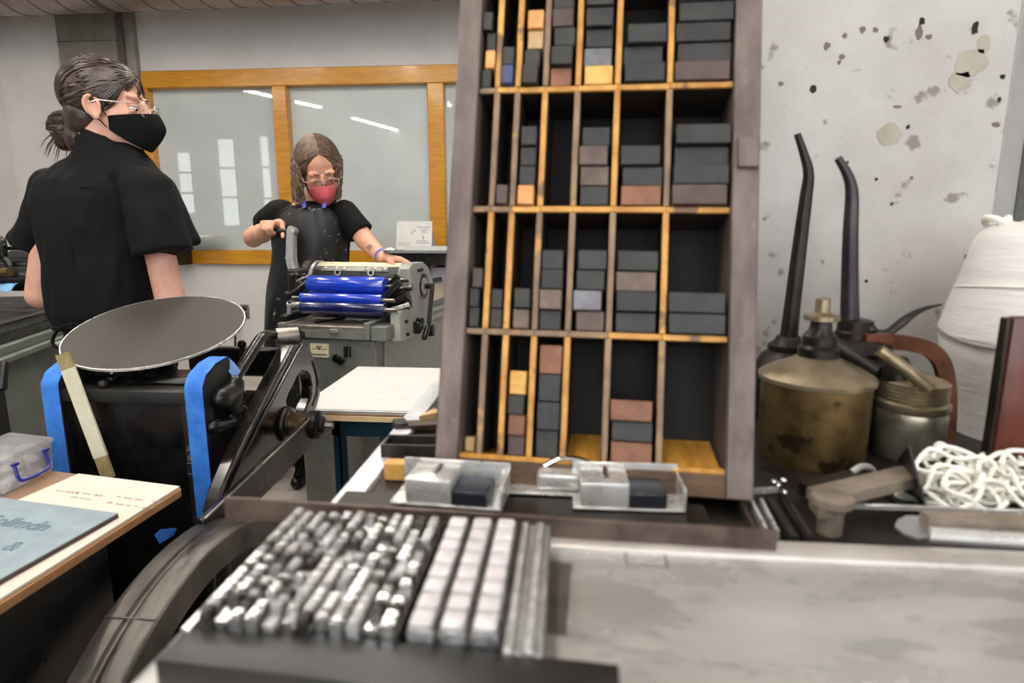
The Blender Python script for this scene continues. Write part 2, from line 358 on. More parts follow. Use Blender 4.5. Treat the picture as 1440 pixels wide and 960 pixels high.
# ================================================================== THE SETTING
YB = 5.0
def frost_mat():
    m = mat('grey_glazing', (178, 187, 185), (198, 205, 203), rough=.55, scale=.8, world=True)
    b = m.node_tree.nodes['Principled BSDF']; b.inputs['Coat Weight'].default_value = 1; b.inputs['Coat Roughness'].default_value = .015; b.inputs['Coat IOR'].default_value = 1.75
    return m
MT['frost'] = frost_mat()
MB().bb((-9, -3, -.1), (6, YB + .2, 0)).build('floor', MT['floor'], kind='structure')
MB().bb((-9, -3, 3.7), (6, YB + .2, 3.8)).build('ceiling', MT['ceil'], kind='structure')
wx0 = atY(203, 110, YB).x; wx1 = atY(840, 110, YB).x
wz1 = atY(420, 97, YB).z; wz0 = atY(320, 371, YB).z
v0x, v1x, v0z, v1z = 3.25, 4.5, .9, 3.2
wl = MB()
def wrect(a, b, c, d): return [V((a, YB, c)), V((b, YB, c)), V((b, YB, d)), V((a, YB, d))]
wl.prism(wrect(-4.65, 6, 0, 3.7), (0, .16, 0), [wrect(wx0, wx1, wz0, wz1), wrect(v0x, v1x, v0z, v1z)])
wl.build('wall_back', MT['wall'], kind='structure')
MB().bb((-4.75, YB - .5, 0), (-4.61, YB + .16, 3.7)).build('wall_left', MT['wall'], kind='structure')
# window of three panes in the wall behind the printers
win = thing('window_1', 'long interior window in honey-coloured wooden frame', 'window', ((wx0 + wx1) / 2, YB, wz0), kind='structure')
ft = atY(420, 122, YB).z; fb = atY(320, 351, YB).z
MB().bb((wx0, YB - .05, ft), (wx1, YB + .1, wz1), .006).build('head_rail', MT['oak'], win)
MB().bb((wx0, YB - .05, wz0), (wx1, YB + .1, fb), .006).build('sill_rail', MT['oak'], win)
mull = []
for a, b in ((203, 217), (389, 409), (603, 626), (822, 838)):
    xa, xb = atY(a, 240, YB - .05).x, atY(b, 240, YB - .05).x; mull.append((xa, xb))
    MB().bb((xa, YB - .05, fb), (xb, YB + .1, ft), .006).build('mullion', MT['oak'], win)
for i in range(3):
    a, b = mull[i][1], mull[i + 1][0]
    MB().bb((a - .005, YB + .03, fb - .005), (b + .005, YB + .042, ft + .005)).build('pane', MT['frost'], win)
win2 = thing('window_2', 'pale green window past the concrete column', 'window', ((v0x + v1x) / 2, YB, v0z), kind='structure')
fr = MB()
for lo, hi in (((v0x, v0z), (v1x, v0z + .08)), ((v0x, v1z - .08), (v1x, v1z)), ((v0x, v0z), (v0x + .07, v1z)), ((v1x - .07, v0z), (v1x, v1z)), ((v0x, 2.2), (v1x, 2.26))):
    fr.bb((lo[0], YB - .03, lo[1]), (hi[0], YB + .08, hi[1]))
fr.build('window_frame', MT['press'], win2)
MB().bb((v0x + .06, YB + .03, v0z + .07), (v1x - .06, YB + .04, v1z - .07)).build('pane', mat('pale_green_pane', (206, 220, 214), rough=.3, emit=.25), win2)
# concrete pilaster high on the wall
pl = thing('trim_1', None, None, (atY(130, 60, 4.9).x, YB - .06, 0), kind='structure')
pa, pb, pc = atY(80, 60, YB - .1).x, atY(163, 60, YB - .1).x, atY(187, 60, YB - .06).x
MB().bb((pa, YB - .1, 0), (pb, YB + .01, 3.7), .006).build('pilaster_face', MT['conc2'], pl)
MB().bb((pb, YB - .05, 0), (pc, YB + .01, 3.7), .004).build('pilaster_return', MT['conc3'], pl)
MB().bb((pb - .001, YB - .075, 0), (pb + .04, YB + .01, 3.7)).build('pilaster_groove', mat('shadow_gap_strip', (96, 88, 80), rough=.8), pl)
MB().bb((pa - .002, YB - .103, 2.64), (pb + .002, YB - .05, 2.646)).build('formwork_joint', MT['seam'], pl)
# concrete column beside the composing stone
COLY = .80
cx1 = atY(1406, 220, COLY).x
cl = thing('wall_right', None, None, (.3, COLY + .2, 0), kind='structure')
MB().prism([(.06, COLY, 0), (cx1, COLY, 0), (cx1 + .035, COLY + .05, 0), (cx1 + .035, COLY + .45, 0), (.06, COLY + .45, 0)], (0, 0, 3.7)).build('concrete_column', MT['conc'], cl, sharp=20)
def pit(px, py, rx, ry, seed, m):
    r = random.Random(seed); c = atY(px, py, COLY); k = .80 / F * 1.02
    pts = []
    for i in range(11):
        a = 2 * math.pi * i / 11; q = r.uniform(.55, .95)
        pts.append(c + V((math.cos(a) * rx * k * q, -.0006, math.sin(a) * ry * k * q)))
    MB().prism(pts, (0, .0012, 0)).build('pit', m, cl, sharp=30)
pm = mat('deep_pit_in_concrete', (38, 34, 30), rough=.95); pm2 = mat('shallow_pit_in_concrete', (112, 102, 88), rough=.95); pm3 = mat('tan_stain_on_concrete', (158, 149, 134), (170, 162, 149), rough=.9, scale=40)
for i, q in enumerate(((1143, 125, 5, 7), (1371, 40, 5, 11), (1246, 55, 4, 5), (1296, 30, 5, 6), (1277, 178, 3, 4), (1232, 252, 2.5, 2.5), (1253, 287, 2, 2), (1359, 361, 4, 5), (1218, 395, 3, 3), (1192, 228, 2, 2.5), (1410, 108, 4, 4), (1405, 140, 3, 4))):
    pit(*q, i, pm)
for i, q in enumerate(((1213, 42, 5, 6), (1188, 50, 4, 4), (1184, 80, 5, 4), (1163, 65, 5, 6), (1231, 42, 4, 4), (1262, 150, 7, 2), (1098, 118, 4, 4), (1255, 286, 3, 3), (1292, 45, 6, 10), (1306, 52, 5, 4), (1282, 250, 3, 3), (1180, 88, 3, 4), (1400, 175, 6, 4))):
    pit(*q, 50 + i, pm2)
for i, q in enumerate(((1368, 88, 30, 20), (1352, 115, 18, 16), (1384, 62, 10, 14), (1248, 190, 20, 22), (1356, 378, 6, 14))):
    pit(*q, 90 + i, pm3)
# far side of the room, seen only as reflections and as the source of daylight
YR = -2.6
rw = MB(); RV = 2 * (YB + .03) - YR
ops = []
for (x0, y0, x1, y1) in ((246, 213, 274, 300), (303, 194, 337, 318), (363, 190, 385, 322), (700, 150, 900, 330), (960, 130, 1180, 340)):  # wide right-hand openings are unseen, added to bring in daylight
    a, b = atY(x0, y0, RV), atY(x1, y1, RV); ops.append((a.x, b.x, b.z, a.z))
rw.prism([V((-9, YR, 0)), V((6, YR, 0)), V((6, YR, 3.7)), V((-9, YR, 3.7))], (0, -.15, 0), [[V((a, YR, c)), V((b, YR, c)), V((b, YR, d)), V((a, YR, d))] for a, b, c, d in ops])
rw.build('wall_rear', mat('grey_rear_wall', (120, 122, 120), (134, 136, 134), rough=.8, scale=2, world=True), kind='structure')
for i, (a, b, c, d) in enumerate(ops):
    o = thing('window_%d' % (i + 3), None, None, ((a + b) / 2, YR - .06, c), kind='structure')
    n = 3; h = (d - c) / n
    for k in range(n): MB().bb((a, YR - .09, c + k * h + .02), (b, YR - .08, c + (k + 1) * h - .02)).build('pane', MT['day'], o)
    fm = MB()
    for k in range(n + 1): fm.bb((a, YR - .12, c + k * h - .02), (b, YR - .05, c + k * h + .02))
    fm.build('glazing_bar', MT['press'], o)
# spiral ventilation duct under the ceiling
dA, dB = V((-5.6, 4.46, 2.985)), V((1.2, 4.3, 2.985)); DR = .29
du = thing('ventilation_duct', 'grey spiral metal ventilation duct under the ceiling', 'duct', ((dA.x + dB.x) / 2, 4.4, 2.69))
MB().cyl(dA, dB, DR, n=64).build('duct_pipe', MT['duct'], du)
x_, y_, d_ = frame(dB - dA); Ld = (dB - dA).length; pts = []
for i in range(0, int(Ld / .2 * 28)):
    t = i / 28; a = 2 * math.pi * t; pts.append(dA + d_ * (t * .2) + x_ * (math.cos(a) * (DR + .001)) + y_ * (math.sin(a) * (DR + .001)))
MB().tube(pts, .0045, 6).build('spiral_seam', MT['seam'], du)
for s in (-3.2, -.9):
    hp = MB(); c = dA.lerp(dB, (s + 5.6) / 6.8)
    hp.hoop([(DR + .002, -.02), (DR + .006, -.02), (DR + .006, .02), (DR + .002, .02)], c, d_, 48); hp.bb((c.x - .006, c.y - .3, c.z), (c.x + .006, c.y - .29, 3.7)); hp.bb((c.x - .006, c.y + .29, c.z), (c.x + .006, c.y + .3, 3.7))
    hp.build('duct_hanger', MT['seam'], du)
# fluorescent strip lights
def lamp(x, y, z, ln, lab):
    t = thing('strip_light', lab, 'light', (x, y, z), 'strip lights under the ceiling')
    MB().bb((x - .05, y - ln / 2, z + .02), (x + .05, y + ln / 2, z + .07), .006).build('housing', MT['paper'], t)
    MB().bb((x - .038, y - ln / 2 + .01, z), (x + .038, y + ln / 2 - .01, z + .02), .008, 2).build('diffuser', MT['lamp'], t)
    for s in (-.4, .4): MB().cyl((x, y + ln * s, z + .07), (x, y + ln * s, 3.7), .004, n=8).build('suspension_wire', MT['steeld'], t)
LZ = 3.05
def lamp_between(p, q, lab):
    t = thing('strip_light', lab, 'light', (p + q) / 2, 'strip lights under the ceiling')
    MB().bar([p + V((0, 0, .045)), q + V((0, 0, .045))], .10, .05).build('housing', MT['paper'], t)
    MB().bar([p + V((0, 0, .01)), q + V((0, 0, .01))], .076, .02).build('diffuser', MT['lamp'], t)
    for s in (.1, .9): c = p.lerp(q, s); MB().cyl((c.x, c.y, LZ + .07), (c.x, c.y, 3.7), .004, n=8).build('suspension_wire', MT['steeld'], t)
ZL = 'fluorescent strip light hung from the ceiling'
def mir(px, py): p = atZ(px, py, LZ); return V((p.x, 2 * (YB + .03) - p.y, p.z))
lamp_between(mir(345, 128), mir(450, 152), ZL); lamp_between(mir(497, 167), mir(573, 188), ZL)
for (x, y, ln) in ((-1.9, 2.7, 1.5), (-1.9, .6, 1.5), (-.3, 2.6, 1.5), (-.7, -.7, 1.6), (-.6, .9, 1.2), (-3.0, 3.0, 1.5), (-1.0, 3.0, 1.2), (1.4, -1.3, 1.2)):  # unseen strips, added to light the bench, people and back wall
    lamp(x, y, LZ, ln, ZL)

# ================================================================== FOREGROUND: composing stone
S, BZ = 1.067, 1.038
st = thing('composing_stone', 'steel-topped composing stone bench in front of the concrete column', 'workbench', (.4, .3, 0))
MB().bb((-.178, -.15, S - .045), (1.15, .346, S), .008, 3).build('steel_slab', MT['stone'], st)
rim = MB(); rim.bb((-.05, .329, S - .03), (1.15, .3485, S + .003), .003, 2); rim.build('back_rim', MT['stonerim'], st)
MB().bb((-.17, .3485, BZ - .03), (1.15, .79, BZ), .003).build('rear_shelf', MT['shelf'], st)
MB().bb((-.1765, .37, BZ - .02), (-.155, .79, BZ + .006), .003, 2).build('edge_strip', mat('pale_sheen_edge', (196, 198, 204), (222, 222, 226), rough=.4, metal=.3, scale=60, rvar=.1), st)  # strip coloured pale for the bright reflection along the bench edge
MB().bb((-.16, -.1, 0), (1.1, .77, BZ - .03)).build('cabinet', MT['cab'], st)
for k in range(6):
    z0 = .12 + k * .145
    dr = MB().bb((-.05, -.118, z0), (1.05, -.10, z0 + .13), .004).build('drawer', MT['cab'], st)
    MB().bb((.42, -.135, z0 + .055), (.58, -.118, z0 + .075), .004).build('handle', MT['steeld'], dr)
# printed smudges are left to the steel's own stains; a darker patch beside the forme
MB().prism([atZ(766, 788, S + .0002), atZ(804, 792, S + .0002), atZ(796, 893, S + .0002), atZ(740, 888, S + .0002)], (0, 0, .0003)).build('dark_stain', mat('dark_oil_stain', (98, 92, 86), (120, 115, 108), rough=.3, metal=.5, scale=60), st, sharp=30)
bx0 = atZ(882, 795, S); sq = MB(); e1, e2 = V((.022, 0, 0)), V((0, .018, 0))
for a, b in ((0, 0), (0, 1), (1, 0), (1, 1)): pass
for p, d in ((bx0, e1), (bx0, e2), (bx0 + e1, e2), (bx0 + e2, e1)): sq.tube([p + V((0, 0, .0002)), p + d + V((0, 0, .0002))], .0006, 5)
sq.build('scribed_square', mat('scribed_line', (110, 104, 98), rough=.5), st)

# ------------------------------------------------------------------ the forme: lines of type
TZ = S + .0005; TH = .0233
fy0, fy1 = .2215, .322
def sort_mesh(wd, ln, hh, face):
    m = MB(); m.box((0, 0, hh / 2), (wd, ln, hh))
    if face: m.box((0, 0, hh + .0006), (wd * .72, ln * .66, .0012))
    bm = m.bm; me = bpy.data.meshes.new('sort'); bmesh.ops.recalc_face_normals(bm, faces=bm.faces); bm.to_mesh(me); bm.free(); return me
SORTS = {}
nl = 12; lx0, lx1 = -.1525, -.0665; pit_ = (lx1 - lx0) / nl
mats3 = ('lead', 'leadd', 'leadb')
rr = random.Random(3)
for i in range(nl):
    xc = lx0 + pit_ * (i + .5)
    tl = thing('type_line', '%s line of grey metal type counted from the pale type blocks' % ORD[nl - 1 - i], 'type line', (xc, (fy0 + fy1) / 2, TZ), 'lines of metal type in the forme')
    MB().bb((xc + pit_ * .26, fy0, TZ), (xc + pit_ * .48, fy1 - .001, TZ + .0185 + rr.uniform(0, .001))).build('lead_strip', MT['leadd'], tl)
    y = fy0 + rr.uniform(0, .004); tone = rr.choice((0, 0, 1, 2, 0))
    while y < fy1 - .003:
        ln = rr.choice((.0032, .0042, .0052, .0066)); low = rr.random() < .14; run = rr.random()
        hh = .0192 if low else TH - .0012
        m = 1 if run < .2 else (2 if run > .66 else 0)
        key = (ln, low, m)
        if key not in SORTS:
            me = sort_mesh(pit_ * .66, ln * .94, hh, not low); me.materials.append(MT[mats3[m]]); SORTS[key] = me
        if y + ln < fy1: put('sort', SORTS[key], (xc - pit_ * .12, y + ln / 2, TZ), tl)
        y += ln
# three columns of large pale type
for c, xb in enumerate((-.0575, -.0443, -.0311)):
    MB().bb((xb + .0057, fy0 - .001, TZ), (xb + .0079, fy1, TZ + .019)).build('spacing_lead', MT['leadd'], label='dark spacing strip along the pale type column %s' % ('beside the type lines', 'in the middle', 'beside the spacing bars')[c], cat='strip', group='spacing strips between pale type')
    for k in range(8):
        y0 = fy0 + .0015 + k * .01205; m = MB()
        m.bb((xb - .0053, y0, TZ), (xb + .0053, y0 + .0115, TZ + .0208), .0006)
        t = thing('type_block', '%s pale type block from the front black bar, column %s' % (ORD[k], ('beside the type lines', 'in the middle', 'beside the spacing bars')[c]), 'type block', (xb, y0 + .0058, TZ), 'pale type blocks in the forme')
        m.build('shank', MT['lead'], t)
        fc = MB().bb((xb - .0048, y0 + .0004, TZ + .0208), (xb + .0048, y0 + .0111, TZ + TH + .0003), .0016, 2)
        fc.build('type_face', MT['typew'], t)
for k, xb in enumerate((-.0212, -.0170, -.0130, -.0092)):
    MB().bb((xb - .0019, fy0 - .004, TZ), (xb + .0019, fy1 + .004, TZ + .018 - .0015 * (k % 2)), .0004).build('metal_furniture', MT['lead'], label='%s long grey metal spacing bar counted from the pale type' % ORD[k], cat='spacing bar', group='grey spacing bars right of the forme')
MB().bb((-.1575, fy0 - .002, TZ), (-.1537, fy1 + .003, TZ + .0175), .0004).build('metal_furniture', MT['leadb'], label='bright steel bar along the outer side of the forme', cat='spacing bar')
for k in range(8):
    a = lerp(lx0 - .002, -.03, k / 8); b = lerp(lx0 - .002, -.03, (k + 1) / 8) - .0005
    MB().bb((a, fy0 - .0075, TZ), (b, fy0 - .0015, TZ + (.0155 if k % 3 else .0135)), .0004).build('metal_quad', MT['lead' if k % 2 else 'leadb'], label='%s grey spacer block from the bright side bar, front of forme' % ORD[k], cat='spacer', group='spacers along the front of the forme')
# black furniture bar in front
fa, fb_, fc_ = atZ(276, 874, S + .016), atZ(221, 919, S + .016), atZ(871, 934, S + .016)
u = (fc_ - fa); u.z = 0; u = u.normalized(); n_ = V((u.y, -u.x, 0))
ln = (fc_ - fa).length
bb_ = MB(Matrix.Translation((fa.x, fa.y, TZ)) @ Matrix(((u.x, n_.x * -1, 0, 0), (u.y, -n_.y, 0, 0), (0, 0, 1, 0), (0, 0, 0, 1))))
bb_.bb((-.001, -.0245, 0), (ln, 0, .016), .0012, 2)
bb_.build('furniture_bar', MT['barblack'], label='long black wooden furniture bar in front of the type forme', cat='bar')

# ------------------------------------------------------------------ brown angle bar across the back of the stone
pa_, pb_ = atZ(318, 700, S + .014), atZ(1092, 746, S + .014)
u = (pb_ - pa_).normalized(); v_ = V((-u.y, u.x, 0)); Lb = (pb_ - pa_).length
mm = Matrix(((u.x, v_.x, 0, pa_.x), (u.y, v_.y, 0, pa_.y), (0, 0, 1, S), (0, 0, 0, 1)))
ab = thing('steel_angle_bar', 'long brown steel angle bar lying across the back of the stone', 'metal bar', (pa_.x, pa_.y, S))
MB(mm).bb((0, -.003, .0006), (Lb, .0, .0155), .0006).build('upright_flange', MT['brown'], ab)
MB(mm).bb((0, 0, .0045), (Lb * .99, .016, .0070), .0006).build('flat_flange', MT['brown'], ab)

# ------------------------------------------------------------------ furniture case leaning back on the shelf
ryaw, rlean, rroll = -0.06573852, 0.2668216, -0.00756104
RO = V((-0.08248166, 0.45899998, 1.07338238)); RP = 0.09890101; RW = .2
E1 = V((math.cos(ryaw), math.sin(ryaw), 0)); nn = V((-math.sin(ryaw), math.cos(ryaw), 0)); E2 = V((0, 0, math.cos(rlean))) + nn * math.sin(rlean)
E1, E2 = (E1 * math.cos(rroll) + E2 * math.sin(rroll)), (E2 * math.cos(rroll) - E1 * math.sin(rroll))
E3 = E1.cross(E2)                    # out of the case, towards the printer
RM = Matrix(((E1.x, E2.x, E3.x, RO.x), (E1.y, E2.y, E3.y, RO.y), (E1.z, E2.z, E3.z, RO.z), (0, 0, 0, 1)))
RD, ROWS = .055, 5
top = RP * ROWS
cs = thing('furniture_case', 'weathered wooden furniture case of divided pigeonholes propped on the bench', 'type case', RO)
MB(RM).bb((-.0185, -.02, -RD), (0, top + .02, .004), .001).build('side_rail', MT['case'], cs)
MB(RM).bb((RW, -.02, -RD), (RW + .0195, top + .02, .004), .001).build('side_rail', MT['case'], cs)
MB(RM).bb((-.0185, -.0205, -RD), (RW + .0195, -.003, .002), .001).build('bottom_rail', mat('dark_worn_bottom_rail', (66, 46, 32), (98, 70, 46), rough=.6, scale=30, stretch=(1, 4, 4), bump=.2), cs)
MB(RM).bb((-.0185, top, -RD), (RW + .0195, top + .02, .004), .001).build('top_rail', MT['case'], cs)
MB(RM).bb((-.016, -.018, -RD - .004), (RW + .017, top + .018, -RD)).build('back_board', MT['casein'], cs)
MB(RM).bb((RW + .003, RP * 2.28, .004), (RW + .0185, RP * 2.295 + .022, .0085), .0008).build('label_holder', MT['case'], cs)
MB(RM).bb((0, -.003, -RD), (RW, .0005, -.001)).build('case_floor', mat('raw_yellow_wood_floor', (168, 112, 32), (206, 150, 58), rough=.55, scale=20, stretch=(8, 1, 1)), cs)
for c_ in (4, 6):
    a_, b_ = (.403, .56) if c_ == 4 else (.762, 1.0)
    MB(RM).prism([(a_ * RW + .003, .0006, -.004), (a_ * RW + .003, .0006, -RD + .001), (a_ * RW + .003, .017, -RD + .001)], (RW * (b_ - a_) - .006, 0, 0)).build('lit_back_wedge', mat('lit_yellow_wedge', (150, 100, 30), (196, 142, 54), rough=.6, scale=20, stretch=(8, 1, 1)), cs)  # added wedge, coloured yellow for the lit foot of the back board
fx = [0, .076, .16, .272, .403, .56, .762, 1.0]
dt = .0024
rr = random.Random(11)
for r in range(1, ROWS):
    for c in range(7):
        a, b = fx[c] * RW, fx[c + 1] * RW
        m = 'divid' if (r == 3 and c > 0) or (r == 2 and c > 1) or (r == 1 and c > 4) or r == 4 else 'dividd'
        d0 = -.0012 - rr.uniform(0, .001); o_ = MB(RM).bb((a, r * RP - .0044, -RD), (b, r * RP, d0 - .003)).build('shelf_divider', MT['shadewood'], cs)
        MB(RM).bb((a, r * RP - .0046, d0 - .0032), (b, r * RP + .0002, d0), .0006).build('divider_edge', MT[m], o_)  # front strip left in wood tones ahead of the darkened divider
for r in range(ROWS):
    for c in range(1, 7):
        x = fx[c] * RW; z0, z1 = r * RP + .0002, (r + 1) * RP - .0046
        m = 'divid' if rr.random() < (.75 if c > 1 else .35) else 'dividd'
        d0 = -.0008 - rr.uniform(0, .0012)
        o_ = MB(RM).bb((x - dt * .9, z0, -RD), (x + dt * .9, z1, d0 - .003)).build('upright_divider', MT['shadewood'], cs)
        MB(RM).bb((x - dt, z0, d0 - .0034), (x + dt, z1, d0), .0006).build('divider_edge', MT[m], o_)
STK = {
 3: ['KOKK', 'NK', 'KKTO', 'RKKBK', 'YGKKK', 'KKK', 'BKKKK'],
 2: ['', 'B', 'OKKK', '', 'KDDK', 'RKK', 'BKKK'],
 1: ['KKB', 'KK', 'DK', 'KDKK', 'DGKK', 'KKDK', 'KK'],
 0: ['T', '', 'BRKY', 'KKKR', '', 'RKR', ''],
}
CN = {'K': 'charcoal black', 'O': 'bright orange wooden', 'N': 'navy blue', 'T': 'pale tan wooden', 'R': 'reddish brown wooden', 'B': 'dark brown wooden', 'Y': 'golden yellow wooden', 'G': 'highlight-grey charcoal', 'D': 'greyish brown wooden'}
RN = ['bottom row', 'second row up', 'third row up', 'fourth row up']; WN = ['narrowest', 'second narrowest', 'third narrowest', 'middle width', 'third widest', 'second widest', 'widest']
for r, cols in STK.items():
    for c, seq in enumerate(cols):
        a, b = fx[c] * RW + (dt if c else 0) + .0005, fx[c + 1] * RW - (dt if c < 6 else 0) - .0005
        y = r * RP + .0008; n = {}
        for k, ch in enumerate(seq): n[ch] = n.get(ch, 0) + 1
        for k, ch in enumerate(seq):
            h = .0158 if not (r == 0 and c == 3) else (.0215 if k < 3 else .0225)
            if r == 0 and c == 0: h = .012
            if r == 0 and c == 2 and k == 3: h = .0185
            wd = min(b - a, (.0082, .0094, .0128, .0172, .0222, .031, .0415)[c] * rr.uniform(.97, 1.0))
            sx = a + (b - a - wd) * rr.uniform(.1, .9)
            if r == 3 and c == 0: sx = a + (b - a - wd) * (.2, .85, .85, 0)[k]
            d = rr.uniform(-.004, .004) - (.012 if (r, c) in ((0, 0),) else 0)
            lab = '%s block, %s from the bottom in the %s pigeonhole, %s' % (CN[ch], ORD[k], WN[c], RN[r])
            grp = 'furniture blocks in the case'
            MB(RM).bb((sx, y, -RD + .006), (sx + wd, y + h - .0004, d), .0007).build('furniture_block', MT[ch], label=lab, cat='wood block', group=grp)
            y += h

# ------------------------------------------------------------------ composing sticks and bits in front of the case
tt_ = thing('tool_tray', 'low dark tray between the angle bar and the furniture case', 'tray', (.0, .39, BZ))
MB().bb((-.165, .362, BZ), (.10, .432, BZ + .0135), .001).build('tray_base', MT['shelf'], tt_)
def plank(mb, p0, p1, width, h, up=(0, 0, 1)): mb.bar([p0, p1], width, h, up)
def stick(name, lab, M, L, knee=.55):
    t = thing(name, lab, 'composing stick', M.translation)
    MB(M).bb((0, 0, 0), (L, .036, .0016), .0004).build('bed_plate', MT['steel'], t)
    MB(M).bb((0, .0345, 0), (L, .036, .022), .0004).build('back_wall', MT['steel'], t)
    MB(M).bb((L - .002, 0, 0), (L, .036, .017), .0004).build('end_wall', MT['steel'], t)
    k = MB(M); k.bb((L * knee - .034, .001, .0017), (L * knee, .034, .0195), .0015, 2).build('knee_slide', MT['steel'], t)
    MB(M).bb((L * knee, .001, .0018), (L * knee + .026, .030, .0125), .001).build('clamp_plate', mat('blued_clamp', (58, 62, 70), rough=.35, metal=.7), t)
    MB(M).cap((L * knee - .015, .012, .016), (L * knee - .015, .030, .018), .004, .003).build('clamp_lever', MT['chrome'], t)
def placeM(px, py, z, a): p = atZ(px, py, z); return Matrix.Translation(p) @ Matrix.Rotation(math.radians(a), 4, 'Z')
stick('composing_stick', 'bright steel composing stick with blued clamp in front of the case', placeM(806, 716, BZ + .0145, 1), .078, .5)
stick('composing_stick', 'tilted steel composing stick beside the brass-coloured block', placeM(548, 708, BZ + .0145, -4), .082, .55)
c2 = thing('composing_stick', 'steel composing stick with curved lever between the other two', 'composing stick', atZ(760, 690, BZ))
m2 = placeM(705, 694, BZ + .0145, -1)
MB(m2).bb((0, 0, 0), (.062, .03, .0018), .0004).build('bed_plate', MT['steel'], c2)
MB(m2).bb((0, .0, 0), (.0025, .03, .016), .0004).build('end_wall', MT['steel'], c2)
MB(m2).bb((.026, .004, .002), (.058, .03, .015), .003, 2).build('knee_slide', MT['steel'], c2)
MB(m2).tube(bez([(.03, .02, .016), (.042, .022, .021), (.058, .021, .021), (.072, .017, .016)], 6), [.0035] * 19, 10, flat=.5).build('clamp_lever', MT['chrome'], c2)
for k, (px, py, L, a, m, lab) in enumerate(((540, 664, .034, -2, 'Y', 'golden yellow wood block beside the tilted composing stick'), (728, 668, .05, 32, 'K', 'dark slug leaning against the bottom of the case'))):
    MB(placeM(px, py + 12, BZ, a)).bb((0, 0, .0005), (L, .012, .016), .001).build('wood_block', MT[m], label=lab, cat='block')
# dark metal clamp on the corner of the bench behind
kc = thing('corner_clamp', 'dark iron corner clamp on the bench edge left of the case', 'clamp', atZ(575, 620, BZ))
m3 = placeM(556, 612, BZ, 25)
MB(m3).bb((0, 0, 0), (.014, .02, .012), .002, 2).build('jaw', MT['blackmatte'], kc)
MB(m3).prism([(.0, .0, .004), (.075, -.012, .004), (.078, .002, .004), (.012, .018, .004)], (0, 0, .005)).build('arm', MT['brown'], kc)
m4 = placeM(536, 652, BZ, 2)  # small steel frame, walls without a floor
tr = thing('steel_frame', 'small open dark steel frame beside the yellow wood block', 'tray', m4.translation)
for lo, hi in (((0, 0, 0), (.062, .003, .018)), ((0, .026, 0), (.062, .029, .018)), ((0, 0, 0), (.003, .029, .018)), ((.059, 0, 0), (.062, .029, .018))):
    MB(m4).bb(lo, hi, .0005).build('frame_wall', MT['shelf'], tr)
MB(placeM(590, 600, BZ + .0005, 40)).prism([(0, 0, 0), (.03, 0, 0), (.026, .016, 0)], (0, 0, .012)).build('wood_offcut', MT['T'], label='pale triangular wood offcut beside the left rail of the case', cat='wood offcut')
# open steel galley to the right of the case foot
gl = thing('galley_tray', 'open steel galley tray with ribs at the foot of the case', 'tray', atZ(1040, 720, BZ))
A, B, Cc, D = atZ(1012, 690, BZ + .014), atZ(1098, 684, BZ + .014), atZ(1140, 752, BZ + .014), atZ(1000, 744, BZ + .014)
def strip(p, q, h, wd, name, m, par): MB().bar([p - V((0, 0, h / 2)), q - V((0, 0, h / 2))], wd, h).build(name, m, par)
strip(A, B, .004, .003, 'rear_edge', MT['steel'], gl); strip(B, Cc, .013, .003, 'side_edge', MT['shelf'], gl)
for px in (1040, 1056, 1070): strip(atZ(px, 700, BZ + .012), atZ(px + 24, 746, BZ + .012), .006, .0024, 'rib', MT['steel' if px != 1040 else 'brown'], gl)
for px in (1084, 1104): strip(atZ(px, 700, BZ + .012), atZ(px + 34, 754, BZ + .012), .011, .005, 'side_bar', MT['shelf'], gl)
strip(atZ(1000, 747, S + .004), atZ(1092, 746, S + .004), .004, .003, 'front_edge', MT['chrome'], gl)
for i, (px, py) in enumerate(((1088, 678), (1094, 682), (1102, 676), (1103, 693))):
    MB().ell(atZ(px, py, BZ + .013), .0028, None, 10, 8).build('screw_head', MT['chrome'], gl)

# ------------------------------------------------------------------ oil cans and string on the right of the shelf
def base_at(px, py, r):                       # centre of a round foot whose front edge shows at this pixel
    p = atZ(px, py, BZ); return V((p.x * (1 + r / p.y), p.y + r, BZ))
r1 = .0475; o1 = base_at(1135, 668, r1)
t = thing('oil_can', 'squat brass oil can with cone top and screw cap', 'oil can', o1)
hb = atY(1135, 532, o1.y - r1 * .2).z - BZ
MB().lathe([(r1 * .94, 0), (r1 * .97, .003), (r1 * .97, hb - .004), (r1 * .97, hb - .003)], o1, n=48).build('body', MT['brass'], t)
hc = atY(1133, 500, o1.y).z - BZ
MB().lathe([(r1 * .97, hb - .004), (r1 * 1.03, hb - .003), (r1 * 1.04, hb + .001), (r1 * 1.0, hb + .003), (r1 * .78, hb + .009), (r1 * .5, hc - .004), (r1 * .38, hc)], o1, n=48).build('cone_top', MT['brassl'], t)
h = hc
def zpx(py): return atY(1133, py, o1.y).z - BZ
MB().lathe([(.0175, zpx(500)), (.0175, zpx(488)), (.0145, zpx(484)), (.0145, zpx(472)), (.010, zpx(464)), (.0085, zpx(450))], o1, n=32).build('screw_collar', MT['spout'], t)
MB().lathe([(.0085, zpx(452)), (.0150, zpx(449)), (.0150, zpx(443)), (.0085, zpx(440)), (.0065, zpx(438)), (.0062, zpx(420)), (.003, zpx(418))], o1, n=28).build('screw_cap', MT['brassl'], t)
